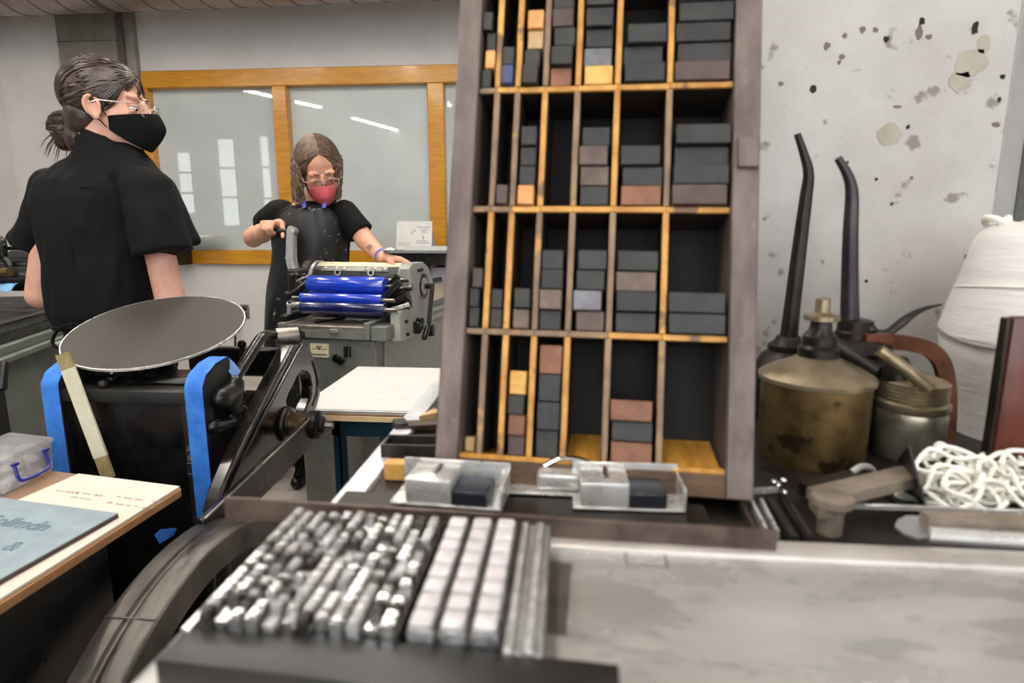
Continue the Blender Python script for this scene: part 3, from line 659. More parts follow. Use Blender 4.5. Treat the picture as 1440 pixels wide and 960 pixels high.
# dark can behind with long bent spout
r2 = .036; o2 = V((atY(1104, 560, .70).x, .70, BZ))
t = thing('oil_can', 'dark oil can with long bent spout behind the brass can', 'oil can', o2)
def z2(py): return atY(1108, py, o2.y).z - BZ
MB().lathe([(r2 * .95, 0), (r2, .003), (r2, z2(520)), (r2 * .98, z2(512)), (r2 * .8, z2(498)), (r2 * .45, z2(488)), (.018, z2(484))], o2, n=40).build('body', MT['spout'], t)
sp = [atY(x, y, o2.y) for x, y in ((1108, 486), (1113, 440), (1124, 350), (1133, 280), (1137, 245), (1131, 218), (1121, 188))]
pt = bez(sp, 6); MB().tube(pt, [lerp(.0098, .0034, i / (len(pt) - 1)) for i in range(len(pt))], 12).build('spout', MT['spout'], t)
MB().lathe([(.021, 0), (.021, .006), (.015, .01), (.012, .016)], V((sp[0].x, o2.y, BZ + z2(492))), n=24).build('spout_collar', MT['spout'], t)
# pump oiler
o3 = V((atY(1192, 560, .63).x, .63, BZ)); r3 = .036
t = thing('pump_oiler', 'dark pump oil can with thumb lever and brown strap handle', 'oil can', o3)
def z3(py): return atY(1195, py, o3.y).z - BZ
MB().lathe([(r3 * .95, 0), (r3, .003), (r3, z3(520)), (r3 * .98, z3(505)), (r3 * .7, z3(494)), (.034, z3(490)), (.034, z3(478)), (.026, z3(474))], o3, n=40).build('body', MT['blackmatte'], t)
MB().lathe([(.0175, z3(476)), (.0175, z3(466)), (.016, z3(464)), (.016, z3(450)), (.009, z3(447))], o3, n=28).build('collar', MT['spout'], t)
sp = [atY(x, y, o3.y) for x, y in ((1195, 450), (1195, 400), (1196, 330), (1198, 280), (1196, 258), (1189, 240), (1178, 222))]
pt = bez(sp, 6); MB().tube(pt, [lerp(.0088, .0034, i / (len(pt) - 1)) for i in range(len(pt))], 12).build('spout', mat('blued_spout', (48, 45, 47), (66, 62, 63), rough=.36, metal=.6, scale=30), t)
lv = [atY(x, y, o3.y - .005) for x, y in ((1222, 466), (1246, 468), (1262, 458), (1280, 444), (1300, 434), (1324, 428))]
pt = bez(lv, 6); MB().tube(pt, [lerp(.0055, .0065, i / 15) if i < 15 else lerp(.0065, .0015, (i - 15) / 15) for i in range(len(pt))], 10, flat=.6).build('thumb_lever', MT['spout'], t)
MB().ell(atY(1224, 463, o3.y - .01), (.006, .006, .005)).build('pivot_screw', MT['spout'], t)
hd = [atY(x, y, o3.y - .02) for x, y in ((1216, 480), (1250, 480), (1285, 484), (1308, 492), (1324, 510), (1331, 540), (1332, 580), (1330, 622), (1326, 660))]
hd[-1].z = max(hd[-1].z, BZ + .003)
MB().bar(bez(hd, 6), .014, .0075, (0, -1, 0)).build('strap_handle', MT['rust'], t)
MB().tube([atY(1150, 468, o3.y - .05), atY(1232, 520, o3.y - .06)], [.006, .0045], 12).build('side_tube', MT['spout'], t)
# tinned jar with threaded collar
r4 = .0295; o4 = base_at(1272, 655, r4)
t = thing('tin_jar', 'grey tin jar with threaded brass lid and diagonal spout tube', 'oil jar', o4)
def z4(py): return atY(1272, py, o4.y - r4 * .6).z - BZ
MB().lathe([(r4 * .93, 0), (r4 * .98, .002), (r4 * .98, z4(594)), (r4 * 1.0, z4(588)), (r4 * .95, z4(582))], o4, n=40).build('jar_body', MT['tin'], t)
pr = [(r4 * .95, z4(582)), (r4 * 1.03, z4(576)), (r4 * 1.03, z4(570)), (r4 * .93, z4(567))]
for k in range(5): y_ = 566 - k * 5.2; pr += [(r4 * .90, z4(y_)), (r4 * .95, z4(y_ - 1.6)), (r4 * .95, z4(y_ - 3.2)), (r4 * .90, z4(y_ - 4.6))]
pr += [(r4 * .8, z4(538)), (r4 * .3, z4(530))]
MB().lathe(pr, o4, n=40).build('threaded_lid', MT['brassl'], t)
MB().tube([atY(1236, 492, o4.y - .02), atY(1275, 520, o4.y - .025), atY(1306, 545, o4.y - .026)], [.0055, .0055, .0065], 14).build('spout_tube', MT['brassl'], t)
MB().lathe([(.013, 0), (.013, .01), (.006, .022)], atY(1262, 535, o4.y), n=24).build('spout_boss', MT['spout'], t)
# cone of white thread
cc = V((atY(1466, 450, .66).x, .66, BZ))
t = thing('thread_cone', 'tall white wrapped cone of thread by the column edge', 'thread cone', cc)
def zc_(py): return atY(1440, py, .60).z - BZ
lo = zc_(612); k = .60 / F
MB().lathe([(.066, 0), (.0665, max(.002, lo)), (.076, zc_(560)), (.082, zc_(520)), (.085, zc_(492)), (.083, zc_(484))], cc, n=56).build('lower_wrap', MT['yarn'], t)
MB().lathe([(.086, zc_(488)), (.0855, zc_(480)), (.080, zc_(440)), (.073, zc_(400)), (.069, zc_(372)), (.0665, zc_(350)), (.062, zc_(332)), (.055, zc_(318)), (.046, zc_(313)), (.02, zc_(316))], cc, n=56).build('upper_wrap', MT['yarn'], t)
pts = [cc + V((.0755 * math.cos(a), .0755 * math.sin(a), zc_(412) + .004 * math.sin(a * 2))) for a in [2 * math.pi * i / 48 for i in range(48)]]
MB().tube(pts, .0012, 6, True).build('thread_turn', MT['cotton'], t)
pts = [cc + V((.087 * math.cos(a), .087 * math.sin(a), zc_(488) + .004 * math.sin(a * 3))) for a in [2 * math.pi * i / 48 for i in range(48)]]
MB().tube(pts, .0014, 6, True).build('thread_turn', mat('grey_thread', (150, 144, 140), rough=.9), t)
pts = [cc + V(((.05 + .008 * math.sin(a * 5)) * math.cos(a), (.05 + .008 * math.sin(a * 5)) * math.sin(a), zc_(312) + .004 * math.sin(a * 7))) for a in [2 * math.pi * i / 60 for i in range(60)]]
MB().tube(pts, .004, 7, True).build('loose_top_coil', MT['cotton'], t)
# dark red box
q = atZ(1408, 640, BZ); q = V((q.x, .50, BZ)); qx = atY(1406, 520, .50).x; zt = atY(1420, 446, .50).z
t = thing('wooden_box', 'dark red wooden box standing behind the heap of string', 'box', (qx + .03, .52, BZ))
MB().bb((qx + .005, .50, BZ), (qx + .080, .512, zt), .003, 2).build('body', MT['redbox'], t)
MB().bb((qx + .002, .502, BZ), (qx + .005, .512, zt - .001), .001).build('side_panel', MT['spout'], t)
# heap of cotton string in an angled black tray
A, B = atZ(1268, 713, BZ + .016), atZ(1440, 722, BZ + .016)
ty0 = atZ(1300, 716, BZ + .012).y
tx0 = atY(1302, 700, ty0).x
tray = thing('string_tray', 'thin black metal tray holding the heap of white string', 'tray', (tx0 + .1, ty0 + .03, BZ))
sd_ = [atY(1265, 640, ty0 + .02), atY(1276, 626, ty0 + .02), atY(1302, 716, ty0), atY(1266, 716, ty0)]
MB().prism([atY(1302, 718, ty0), atY(1277, 626, ty0 + .012), atY(1262, 646, ty0 + .055), atY(1278, 690, ty0 + .06)], (.0015, 0, 0)).build('tray_side', MT['black'], tray)
MB().bb((atY(1174, 712, ty0).x, ty0 - .001, BZ + .0105), (tx0 + .2, ty0 + .002, BZ + .0145), .0004).build('front_lip', MT['steel'], tray)
MB().bb((tx0 - .002, ty0, BZ + .0005), (tx0 + .2, ty0 + .075, BZ + .002)).build('tray_floor', MT['black'], tray)
sr = random.Random(21); sm = MB()
for k in range(34):
    cx_ = tx0 + .018 + sr.random() * .105; cy_ = ty0 + .010 + sr.random() * .05; cz_ = BZ + .006 + sr.random() ** 1.3 * .034 * min(1, (cx_ - tx0 + .015) / .04)
    a0 = sr.random() * 6.28; ra, rb = sr.uniform(.012, .03), sr.uniform(.006, .014); tl = sr.uniform(-.7, .7); n = sr.randint(9, 15); P = []
    for i in range(n):
        a = a0 + i * .62; g_ = 1 + .25 * math.sin(a * 1.7 + k)
        P.append(V((max(tx0 + .003, cx_ + math.cos(a) * ra * g_ + i * .0006), max(ty0 + .0015, cy_ + math.sin(a) * rb * g_), max(BZ + .004, cz_ + math.sin(a + tl) * .009 + .004 * math.sin(i * 2.1)))))
    sm.tube(bez(P, 5), .00175, 6)
sm.build('cotton_string', MT['cotton'], label='tangled heap of white cotton string in the black tray', cat='string', kind='stuff')
# quoin key / mallet-like iron tool
tk = thing('iron_tool', 'dusty brown iron tool with round head in front of the cans', 'tool', atZ(1165, 745, BZ))
hc_ = atZ(1166, 744, BZ + .002)
MB().lathe([(.0085, 0), (.0085, .013), (.0095, .018), (.0140, .0215), (.0140, .0265), (.012, .028)], V((hc_.x, hc_.y, BZ)), n=28).build('round_head', MT['tool'], tk)
MB().bar([atZ(1150, 704, BZ + .0185), atZ(1164, 722, BZ + .0185)], .012, .008).build('neck', MT['tool'], tk)
MB().bar([atZ(1150, 700, BZ + .022), atZ(1285, 668, BZ + .024)], .02, .008).build('shank', MT['tool'], tk)
MB().bar([atZ(1132, 690, BZ + .009), atZ(1218, 668, BZ + .009)], .013, .010).build('metal_block', MT['shelf'], label='dark metal block lying in front of the brass can', cat='block')
MB().tube(bez([atZ(1198, 664, BZ + .014), atZ(1212, 656, BZ + .018), atZ(1226, 660, BZ + .014), atZ(1224, 672, BZ + .006)], 6), .003, 8).build('wire_hook', MT['steel'], label='bright bent wire hook in front of the tin jar', cat='hook')
# putty knife
pk = thing('ink_knife', 'ink knife with rounded steel blade and brown handle', 'knife', atZ(1350, 745, BZ + .02))
zk = S + .003
P = [(1258, 742), (1262, 733), (1274, 727), (1304, 727), (1304, 757), (1290, 759), (1270, 752)]
MB().prism([atZ(x, y, zk) for x, y in P], (0, 0, .0012)).build('blade', MT['blade'], pk)
MB().bar([atZ(1300, 731, zk + .004), atZ(1470, 738, zk + .004)], .0105, .008).build('handle', MT['tool'], pk)
MB().bar([atZ(1300, 752, zk - .0006), atZ(1480, 764, zk - .0006)], .013, .0022).build('steel_rule', MT['blade'], label='flat steel rule along the back rim beside the ink knife', cat='rule')
MB().bar([atZ(1308, 747, zk + .0028), atZ(1480, 757, zk + .0028)], .0034, .0045).build('steel_strip', MT['steel'], label='narrow bright steel strip under the knife handle', cat='strip')

# ================================================================== MIDDLE GROUND: feed stand, platen press
FZ = .80
R0, R1 = atZ(258, 686, FZ), atZ(0, 850, FZ); L0 = atZ(75, 662, FZ)
rd = (R1 - R0).normalized(); bd = (L0 - R0).normalized()
far = R0 + bd * .95; near = R0 + rd * .62; nl_ = near + bd * .95
fs = thing('feed_stand', 'black cabinet stand with brown wooden feed board on top', 'stand', (R0.x - .4, .8, 0))
def rounded(c, a, b, r, n=5):                     # corner points from a towards b round c
    d1, d2 = (V(a) - V(c)).normalized(), (V(b) - V(c)).normalized(); p, q = V(c) + d1 * r, V(c) + d2 * r
    return [p * (1 - t) ** 2 + V(c) * 2 * t * (1 - t) + q * t * t for t in [i / n for i in range(n + 1)]]
out = rounded(R0, L0, R1, .012) + [near, nl_, far]
MB().prism([p - V((0, 0, .012)) for p in out], (0, 0, .0118)).build('feed_board', MT['boardedge'], fs)
inn = rounded(R0 + rd * .004 + bd * .004, L0, R1, .01) + [near + bd * .004, nl_, far + rd * .004]
MB().prism([p - V((0, 0, .0006)) for p in inn], (0, 0, .001)).build('board_facing', MT['board'], fs)
cab = [R0 + bd * .006 + rd * .17, near + bd * .006, nl_, far + rd * .17]
MB().prism([V((p.x, p.y, .03)) for p in cab], (0, 0, FZ - .045)).build('cabinet_body', MT['black'], fs)
sp_ = [R0 + bd * .004 + rd * .004, near + bd * .004, atZ(-60, 745, FZ), atZ(29, 705, FZ), atZ(111, 669, FZ)]
sh = thing('printed_sheet', 'cream printed sheet lying on the feed board under the pamphlet', 'paper', R0)
MB().prism([p + V((0, 0, .0008)) for p in sp_], (0, 0, .004)).build('sheet', MT['paperc'], sh)
fp = mat('faint_print', (186, 172, 160), rough=.7)
for k_, (px, py, ln, h_) in enumerate(((76, 690, .05, .006), (104, 693, .055, .007), (98, 699, .045, .005), (162, 699, .055, .006), (212, 705, .016, .006), (148, 707, .012, .006), (160, 709, .03, .006), (186, 712, .036, .006))):
    scribble(basis(atZ(px, py, FZ + .0052), R0 - L0, -rd), ln, h_, fp, sh, 'print_line', .0006, k_)
# pamphlet
b0, b1, b2 = atZ(166, 722, FZ + .012), atZ(0, 700, FZ + .012), atZ(0, 815, FZ + .012)
e_b = (b1 - b0).normalized(); e_r = (b2 - b0).normalized()
pb_ = [b0, b0 + e_r * .34, b0 + e_r * .34 + e_b * .26, b0 + e_b * .26]
bk = thing('pamphlet', 'grey-blue pamphlet with slanted lettering on the feed board', 'book', b0)
dz = V((0, 0, 1))
MB().prism([p - dz * .0065 for p in pb_], (0, 0, .0055)).build('page_block', MT['bookspine'], bk)
MB().prism([p - dz * .0008 for p in pb_], (0, 0, .0018)).build('cover', MT['book'], bk)
xd = -e_b; p = atZ(-14, 727, FZ + .0125)
p = atZ(-34, 733, FZ + .0135); text('Collmdn', .036, basis(p, xd, -e_r), MT['print'], bk, 'title_lettering', .0001, shear=.1, bold=.0006)
p = atZ(0, 772, FZ + .0135); text('&', .034, basis(p, xd, -e_r), MT['print'], bk, 'title_lettering', .0001)
# clear plastic box with navy latch
a0 = atZ(77, 660, FZ); a1 = atZ(4, 699, FZ); er = (a1 - a0).normalized(); eb = bd
px_t = thing('plastic_box', 'clear plastic storage box with navy handle on the feed board', 'storage box', a0)
bt = [a0, a0 + er * .12, a0 + er * .12 + eb * .10, a0 + eb * .10]; hh = .052; gz = V((0, 0, .002))
def shrink(P, k): c = sum(P, V((0, 0, 0))) / len(P); return [c + (p - c) * k for p in P]
ob = MB(); lo_, hi_ = [p + gz for p in shrink(bt, .95)], [p + gz + dz * hh for p in bt]
ob.loft([lo_, hi_], caps=False); ob.face([ob.v(p) for p in reversed(lo_)]); ob.build('box_shell', MT['plastic'], px_t, solid=.002)
MB().prism([p + gz + dz * hh for p in shrink(bt, 1.06)], (0, 0, .008)).build('box_lid', MT['plastic'], px_t)
f0, f1 = a0 + er * .018 + gz, a0 + er * .088 + gz
hn = bez([f0 + dz * .042, f0 + dz * .02 - eb * .006, f0 + dz * .012 + er * .01 - eb * .01, f1 + dz * .012 - er * .01 - eb * .01, f1 + dz * .02 - eb * .006, f1 + dz * .042], 5)
MB().tube(hn, .0032, 8).build('handle', MT['navy'], px_t)
for f in (f0, f1): MB().box(f + dz * .043 - eb * .002, (.006, .012, .004)).build('latch', MT['navy'], px_t)
for k, (s, t) in enumerate(((.03, .03), (.07, .035), (.05, .065), (.09, .07))):
    MB().lathe([(.004, 0), (.017, .002), (.017, .024), (.012, .03), (.004, .032)], a0 + er * s + eb * t + gz * 2, n=18).build('cotton_reel', MT['white'], label='white cotton reel inside the clear plastic box', cat='reel', group='reels in the plastic box')

# ------------------------------------------------------------------ platen press
PR, PLX = -.709, -1.045
pp_ = thing('platen_press', 'black treadle platen press with round ink disk and flywheel', 'printing press', (-.88, 1.3, 0))
def prof(pts, X): return [atX(x, y, X) for x, y in pts]
side = [(284, 545), (289, 529), (303, 512), (318, 503), (324, 506), (323, 530), (308, 560), (301, 578), (303, 600), (322, 612), (345, 612), (350, 640), (345, 700)]
P = prof(side, PR); P += [V((PR, P[-1].y, .12)), V((PR, P[0].y + .01, .12))]; P = [P[0]] + P[1:]
MB().prism(P, (-.034, 0, 0)).build('side_frame', MT['blackmatte'], pp_, bev=.002)
MB().prism([p + V((PLX - PR + .034, 0, 0)) for p in P], (-.034, 0, 0)).build('side_frame', MT['blackmatte'], pp_, bev=.002)
for X, lab in ((PR - .017, 'tape on the right frame'), (PLX + .017, 'tape')):
    q = [V((X, p.y, p.z)) for p in P]; yf = q[0].y - .0012
    path = [V((X, yf - .001, .60)), V((X, yf - .001, .72)), V((X, yf - .001, q[0].z - .012)), V((X, yf + .0005, q[0].z + .002)), q[1] + V((0, -.002, .002)), q[2] + V((0, -.0012, .0022)), q[3] + V((0, -.0005, .0022)), q[4] + V((0, .001, .0018))]
    MB().bar(path, .037, .0012, (0, -.8, .6)).build('masking_tape', MT['tape'], pp_, label='strip of blue masking tape')
f4 = V((PR - .017, P[4].y, P[4].z))
MB().bar([f4 + V((0, 0, .001)), f4 + V((.014, .004, -.014)), f4 + V((.024, .012, -.036))], .034, .0008, (1, 0, .4)).build('tape_flap', MT['tapel'], pp_, label='loose pale end of blue tape')
# bed plate between the frames
yb = P[0].y + .004
def bz(px, py): return atY(px, py, yb)
tz, bz0 = bz(150, 549).z, .52
BX0, BX1 = PLX + .002, PR - .036
MB().bb((BX0, yb + .012, bz0), (BX1, yb + .03, tz - .012)).build('bed_plate', MT['black'], pp_)
MB().bb((BX0, yb + .0, tz - .026), (BX1, yb + .05, tz), .003, 2).build('bed_top_bar', MT['blackmatte'], pp_)
MB().bb((BX0, yb + .002, bz0), (BX0 + .022, yb + .02, tz - .026), .002).build('bed_side_bar', MT['blackmatte'], pp_)
MB().bb((BX1 - .016, yb + .002, bz0), (BX1, yb + .02, tz - .026), .002).build('bed_side_bar', MT['blackmatte'], pp_)
nt_ = MB()
for k in range(16): nt_.bb((BX0 + .004, yb + .0005, tz - .036 - k * .0085), (BX0 + .018, yb + .003, tz - .032 - k * .0085))
nt_.build('ratchet_teeth', MT['blackmatte'], pp_)
chk = mat('chalk_mark', (120, 114, 108), rough=.9)
text('9h 8k', .016, basis((BX1 - .001, yb + .0012, atY(245, 648, yb).z), (0, 0, 1), (-1, 0, 0)), chk, pp_, 'chalk_lettering', .0003, bold=-.0002)
for py_ in (651, 666): z_ = atY(245, py_, yb).z; MB().bb((BX1 - .014, yb + .001, z_), (BX1 - .001, yb + .0018, z_ + .0012)).build('chalk_tick', chk, pp_)
# lower body and legs
MB().bb((BX0, yb + .05, .3), (BX1, yb + .22, tz - .05), .01).build('press_body', MT['blackmatte'], pp_)
for X in (PLX - .017, PR - .017):
    for y_ in (yb + .02, yb + .24): MB().cap((X, y_, .14), (X, y_ + (.03 if y_ > yb + .1 else -.0), .015), .024, .015).build('leg', MT['blackmatte'], pp_)
# ink disk
dc = atY(221, 462, 1.33)
vz = (C0 - dc).normalized(); vx = RX - vz * RX.dot(vz); vx.normalize(); vy = vz.cross(vx)
dn = (vx * -.215 + vy * .90 + vz * .385).normalized(); DRad = .188
dk = MB().lathe([(DRad * .94, -.009), (DRad * .96, -.0075), (DRad * .96, -.001)], dc, dn, 96).build('ink_disk_body', MT['iron'], pp_)
MB().lathe([(DRad - .0022, -.0006), (DRad - .0022, .0006), (DRad * .98, .0012), (.002, .0012)], dc, dn, 96).build('ink_disk', MT['disc'], pp_, sharp=3)
MB().hoop([(DRad - .0021, -.005), (DRad, -.005), (DRad, .0004), (DRad - .0021, .0004)], dc, dn, 96).build('disk_rim', MT['steel'], pp_)
MB().cyl(dc - dn * .007, dc - dn * .10, .03, .022).build('disk_hub', MT['black'], pp_)
MB().cyl(dc - dn * .05, dc - dn * .13 + V((0, .02, -.05)), .018, .016).build('disk_post', MT['black'], pp_)
# bracket, bolts and rollers under the disk
MB().bb((BX0 + .01, yb + .06, tz - .02), (BX1 - .01, yb + .15, tz + .012), .01).build('disk_bracket', MT['black'], pp_)
for px, py, Y in ((145, 541, yb + .02), (157, 533, yb + .05), (340, 484, 1.46), (343, 500, 1.46)):
    c = atY(px, py, Y); b_ = MB(); b_.ell(c, .011, None, 12, 8); b_.cyl(c - V((0, 0, .035)), c + V((0, 0, .0)), .006, n=12); b_.build('bolt', MT['iron'], pp_)
for px0, px1, py, Y, r_ in ((110, 250, 548, yb + .1, .017), (130, 262, 538, yb + .17, .02)):
    MB().cyl(atY(px0, py, Y), atY(px1, py, Y), r_).build('ink_roller', MT['black'], pp_)
for px, py in ((185, 545), (240, 543), (205, 535)):
    c = atY(px, py, yb + .12); MB().hoop([(.026, -.008), (.036, -.008), (.036, .008), (.026, .008)], c, (1, 0, .15), 32).build('roller_hook', MT['iron'], pp_)
for a_, b_ in (((150, 533), (128, 556)), ((152, 534), (165, 515))):
    MB().tube([atY(*a_, yb + .05), atY(*b_, yb + .06)], .005, 8).build('adjusting_rod', MT['steeld'], pp_)
# rear frame block seen past the disk
c0, c1 = atY(268, 486, 1.50), atY(400, 528, 1.50)
MB().bb((c0.x, 1.48, c1.z), (c1.x, 1.51, c0.z), .006).build('rear_cross_member', MT['black'], pp_)
# throw-off lever
LX = -.715
pth = bez(prof([(322, 546), (338, 520), (352, 498), (362, 482), (368, 474), (378, 470), (392, 471)], LX), 5)
MB().tube(pth, [.0135] * len(pth), 12, flat=.8).build('throw_off_lever', MT['gloss'], pp_)
e0, e1_ = atX(388, 474, LX), atX(409, 476, LX + .01)
dd = V((.75, .55, 0)).normalized()
MB().cyl(e0, e0 + dd * .052, .0225, n=28).build('lever_sleeve', MT['steeld'], pp_)
MB().cyl(e0 + dd * .052, e0 + dd * .058, .0235, .021, n=28).build('sleeve_end', MT['black'], pp_)
MB().cyl(e0 + dd * .058, e0 + dd * .068, .0115, n=6).build('hex_nut', MT['iron'], pp_)
# black clamp between the frame and the arm
ck = MB()
for (a, b, r_) in (((310, 560), (330, 548), .022), ((318, 565), (345, 580), .016), ((330, 540), (328, 575), .02), ((300, 600), (340, 592), .014)):
    ck.cap(atX(*a, -.70), atX(*b, -.70), r_, r_ * .9)
ck.build('gripper_cam', MT['black'], pp_, remesh=.004, smooth=3)
MB().cyl(atX(333, 563, -.69), atX(333, 553, -.69), .009, n=6).build('hex_nut', MT['iron'], pp_)
# the rocking side arm with its oval opening
AX = -.662
arm = [(410, 486), (416, 483), (424, 481), (433, 484), (438, 494), (443, 507), (449, 525), (448, 536), (451, 553), (446, 572), (436, 590), (424, 602), (402, 626), (372, 660), (338, 700), (318, 720), (304, 722), (312, 690), (328, 650), (345, 612), (364, 574), (384, 535)]
hole = [(425, 521), (431, 522), (436, 528), (439, 543), (437, 560), (428, 578), (419, 584), (411, 583), (405, 575), (403, 563), (407, 551), (413, 541), (418, 530)]
aP = prof(arm, AX); MB().prism(aP, (-.03, 0, 0), [prof(hole, AX)]).build('side_arm', MT['gloss'], pp_, bev=.004)
for ridge, w_ in (([(411, 488), (392, 523), (365, 577), (346, 615), (322, 668), (308, 704)], .006), ([(424, 486), (408, 515), (384, 560), (360, 604), (336, 650), (318, 690)], .0045), ([(440, 508), (446, 530), (446, 552), (440, 570)], .003)):
    q = bez(prof(ridge, AX + .001), 4); MB().tube(q, w_, 8).build('raised_rib', MT['gloss'], pp_)
cm = atX(352, 590, AX - .04); MB().lathe([(.062, -.012), (.066, -.008), (.066, .008), (.062, .012)], cm, (1, 0, 0), 48).build('cam_disk', MT['iron'], pp_)
# hub, connecting rod and bolt
hb0 = atX(402, 596, AX)
MB().lathe([(.040, 0), (.042, .004), (.040, .010), (.033, .012), (.031, .016)], hb0, (1, 0, 0), 40).build('hub_flange', MT['iron'], pp_)
MB().lathe([(.027, .010), (.027, .056), (.025, .058)], hb0, (1, 0, 0), 36).build('brass_bush', mat('oiled_bush', (96, 78, 54), (126, 106, 76), rough=.25, metal=.85, scale=30), pp_)
r0 = hb0 + V((.058, 0, 0))
MB().lathe([(.030, 0), (.034, .004), (.034, .024), (.030, .028), (.024, .030)], r0, (1, 0, 0), 36).build('rod_eye', MT['iron'], pp_)
MB().lathe([(.020, .03), (.020, .036), (.016, .039)], r0, (1, 0, 0), 28).build('washer', MT['iron'], pp_)
MB().cyl(r0 + V((.036, 0, 0)), r0 + V((.058, 0, 0)), .0085, n=6).build('bolt_head', MT['steeld'], pp_)
rx_ = r0.x + .008; q0, q1 = V((rx_, r0.y - .01, r0.z)), atX(262, 742, -.655); q1.x = rx_ - .03
MB().bar([q0 - V((0, 0, .008)), q1 - V((0, 0, .014))], .015, .066).build('connecting_rod', MT['gloss'], pp_, bev=.003)
MB().bar([q0 + V((.0065, 0, .0245)), q1 + V((.0065, 0, .0185))], .004, .003).build('rod_edge', MT['steeld'], pp_)
# flywheel
wc = V((-.635, .885, .345)); RR = .40
wp = [(RR - .05, 0), (RR - .004, 0), (RR, .004), (RR, .030), (RR - .004, .034), (RR - .004, .038), (RR, .042), (RR + .001, .046), (RR - .001, .074), (RR - .005, .079), (RR - .05, .079)]
MB().hoop(wp, wc, (1, 0, 0), 96).build('flywheel_rim', MT['rimiron'], pp_)
MB().lathe([(.05, -.004), (.055, 0), (.055, .08), (.05, .084)], wc, (1, 0, 0), 36).build('flywheel_hub', MT['iron'], pp_)
for k in range(6):
    a = math.pi * k / 3 + .3; d_ = V((0, math.cos(a), math.sin(a))); m_ = wc + V((.04, 0, 0))
    MB().tube([m_ + d_ * .045, m_ + d_ * .2, m_ + d_ * (RR - .04)], [.024, .018, .02], 10, flat=.6).build('spoke', MT['iron'], pp_)
a = math.pi / 2 + math.asin(.15 / RR); sl = [wc + V((xx, -math.sin(t_) * (RR + .0012), math.cos(t_) * (RR + .0012))) for xx, t_ in ((.002, .40), (.077, .40))]
MB().bar(sl, .0022, .0014, (0, -.4, 1)).build('rim_joint', MT['rimiron'], pp_)
MB().cyl(wc, V((PLX - .05, .885, .345)), .022).build('drive_shaft', MT['iron'], pp_)
# scrap of tape on the stand side
tp = atX(237, 745, -.668); MB().prism([atX(x, y, -.66) for x, y in ((217, 752), (226, 744), (248, 742), (244, 752), (224, 764))], (.001, 0, 0)).build('masking_tape', MT['tape'], label='scrap of blue tape on the stand side behind the flywheel', cat='tape')
# lever and knob left of the press
kl = MB(); kl.cap(atY(2, 545, 1.30), atY(6, 512, 1.32), .011, .009); kl.bb(atY(-30, 600, 1.3) - V((0, 0, .05)), atY(8, 545, 1.34), .004); kl.build('gripper_lever', MT['black'], pp_)
# cream stick leaning on the press bed
sk = thing('wooden_stick', 'cream painted wooden stick leaning across the press bed', 'stick', atY(150, 668, 1.09))
s0, s1 = atY(88, 497, yb - .006), atY(153, 672, 1.105); sd = (s1 - s0)
MB().bar([s0 + sd * .12, s0 + sd * .83], .030, .006, (0, -1, .1)).build('painted_shaft', MT['stick'], sk, bev=.001)
MB().bar([s0, s0 + sd * .12], .028, .006, (0, -1, .1)).build('bare_top', MT['stickend'], sk)
MB().bar([s0 + sd * .83, s1], .027, .006, (0, -1, .1)).build('bare_tip', MT['stickend'], sk)

# ------------------------------------------------------------------ table with a stack of paper
TZt = .72
ta, tb = atZ(480, 520, TZt), atZ(450, 590, TZt); tx0 = atZ(396, 585, TZt).x
ty0, ty1 = 1.69, 2.25
tbl = thing('work_table', 'table with pale plywood top on dark teal steel frame', 'table', (-.3, 1.95, 0))
MB().bb((tx0, ty0, TZt - .034), (.06, ty1, TZt - .018), .001).build('table_top', MT['ply'], tbl)
MB().bb((tx0 + .004, ty0 + .003, TZt - .018), (.06, ty1, TZt - .012), .001).build('laminate_layer', MT['plyd'], tbl)
fr0 = tx0 + .10
MB().bb((fr0, ty0 + .03, TZt - .09), (.04, ty0 + .06, TZt - .034), .002).build('front_apron', MT['teal'], tbl)
MB().bb((fr0, ty0 + .03, TZt - .09), (fr0 + .03, ty1 - .03, TZt - .034), .002).build('side_apron', MT['teal'], tbl)
lgx = atY(470, 640, ty0 + .05).x
for (x, y) in ((lgx, ty0 + .05), (.0, ty0 + .05), (lgx, ty1 - .06), (.0, ty1 - .06)):
    lg = MB(); lg.bb((x, y, 0), (x + .016, y + .04, TZt - .09)); lg.bb((x + .024, y, 0), (x + .042, y + .04, TZt - .09)); lg.bb((x, y + .034, 0), (x + .042, y + .04, TZt - .09)); lg.build('leg', MT['teal'], tbl)
stck = thing('paper_stack', 'stack of large white paper sheets on the teal table', 'paper', (-.35, 1.95, TZt - .012))
for k in range(4):
    o = .003 * math.sin(k * 2.3); z0 = TZt - .012 + k * .003
    MB().bb((tx0 + .008 + o, ty0 + .006 + o, z0 + .0002), (.03 + o, ty1 - .01 + o, z0 + .003)).build('sheet_bundle', MT['paper'] if k != 1 else MT['plyd'], stck)
# pale bin on the floor beyond the press arm
bn = thing('floor_bin', 'pale grey round bin with black foot ring on the floor', 'bin', (atZ(372, 668, .0).x, 2.95, 0))
bc = V((atY(386, 640, 3.1).x, 3.1, 0))
MB().lathe([(.185, .012), (.20, .30), (.205, .31)], bc, n=48).build('bin_body', MT['pressl'], bn)
MB().lathe([(.19, .001), (.197, .004), (.197, .02), (.19, .026)], bc, n=48).build('foot_ring', MT['black'], bn)

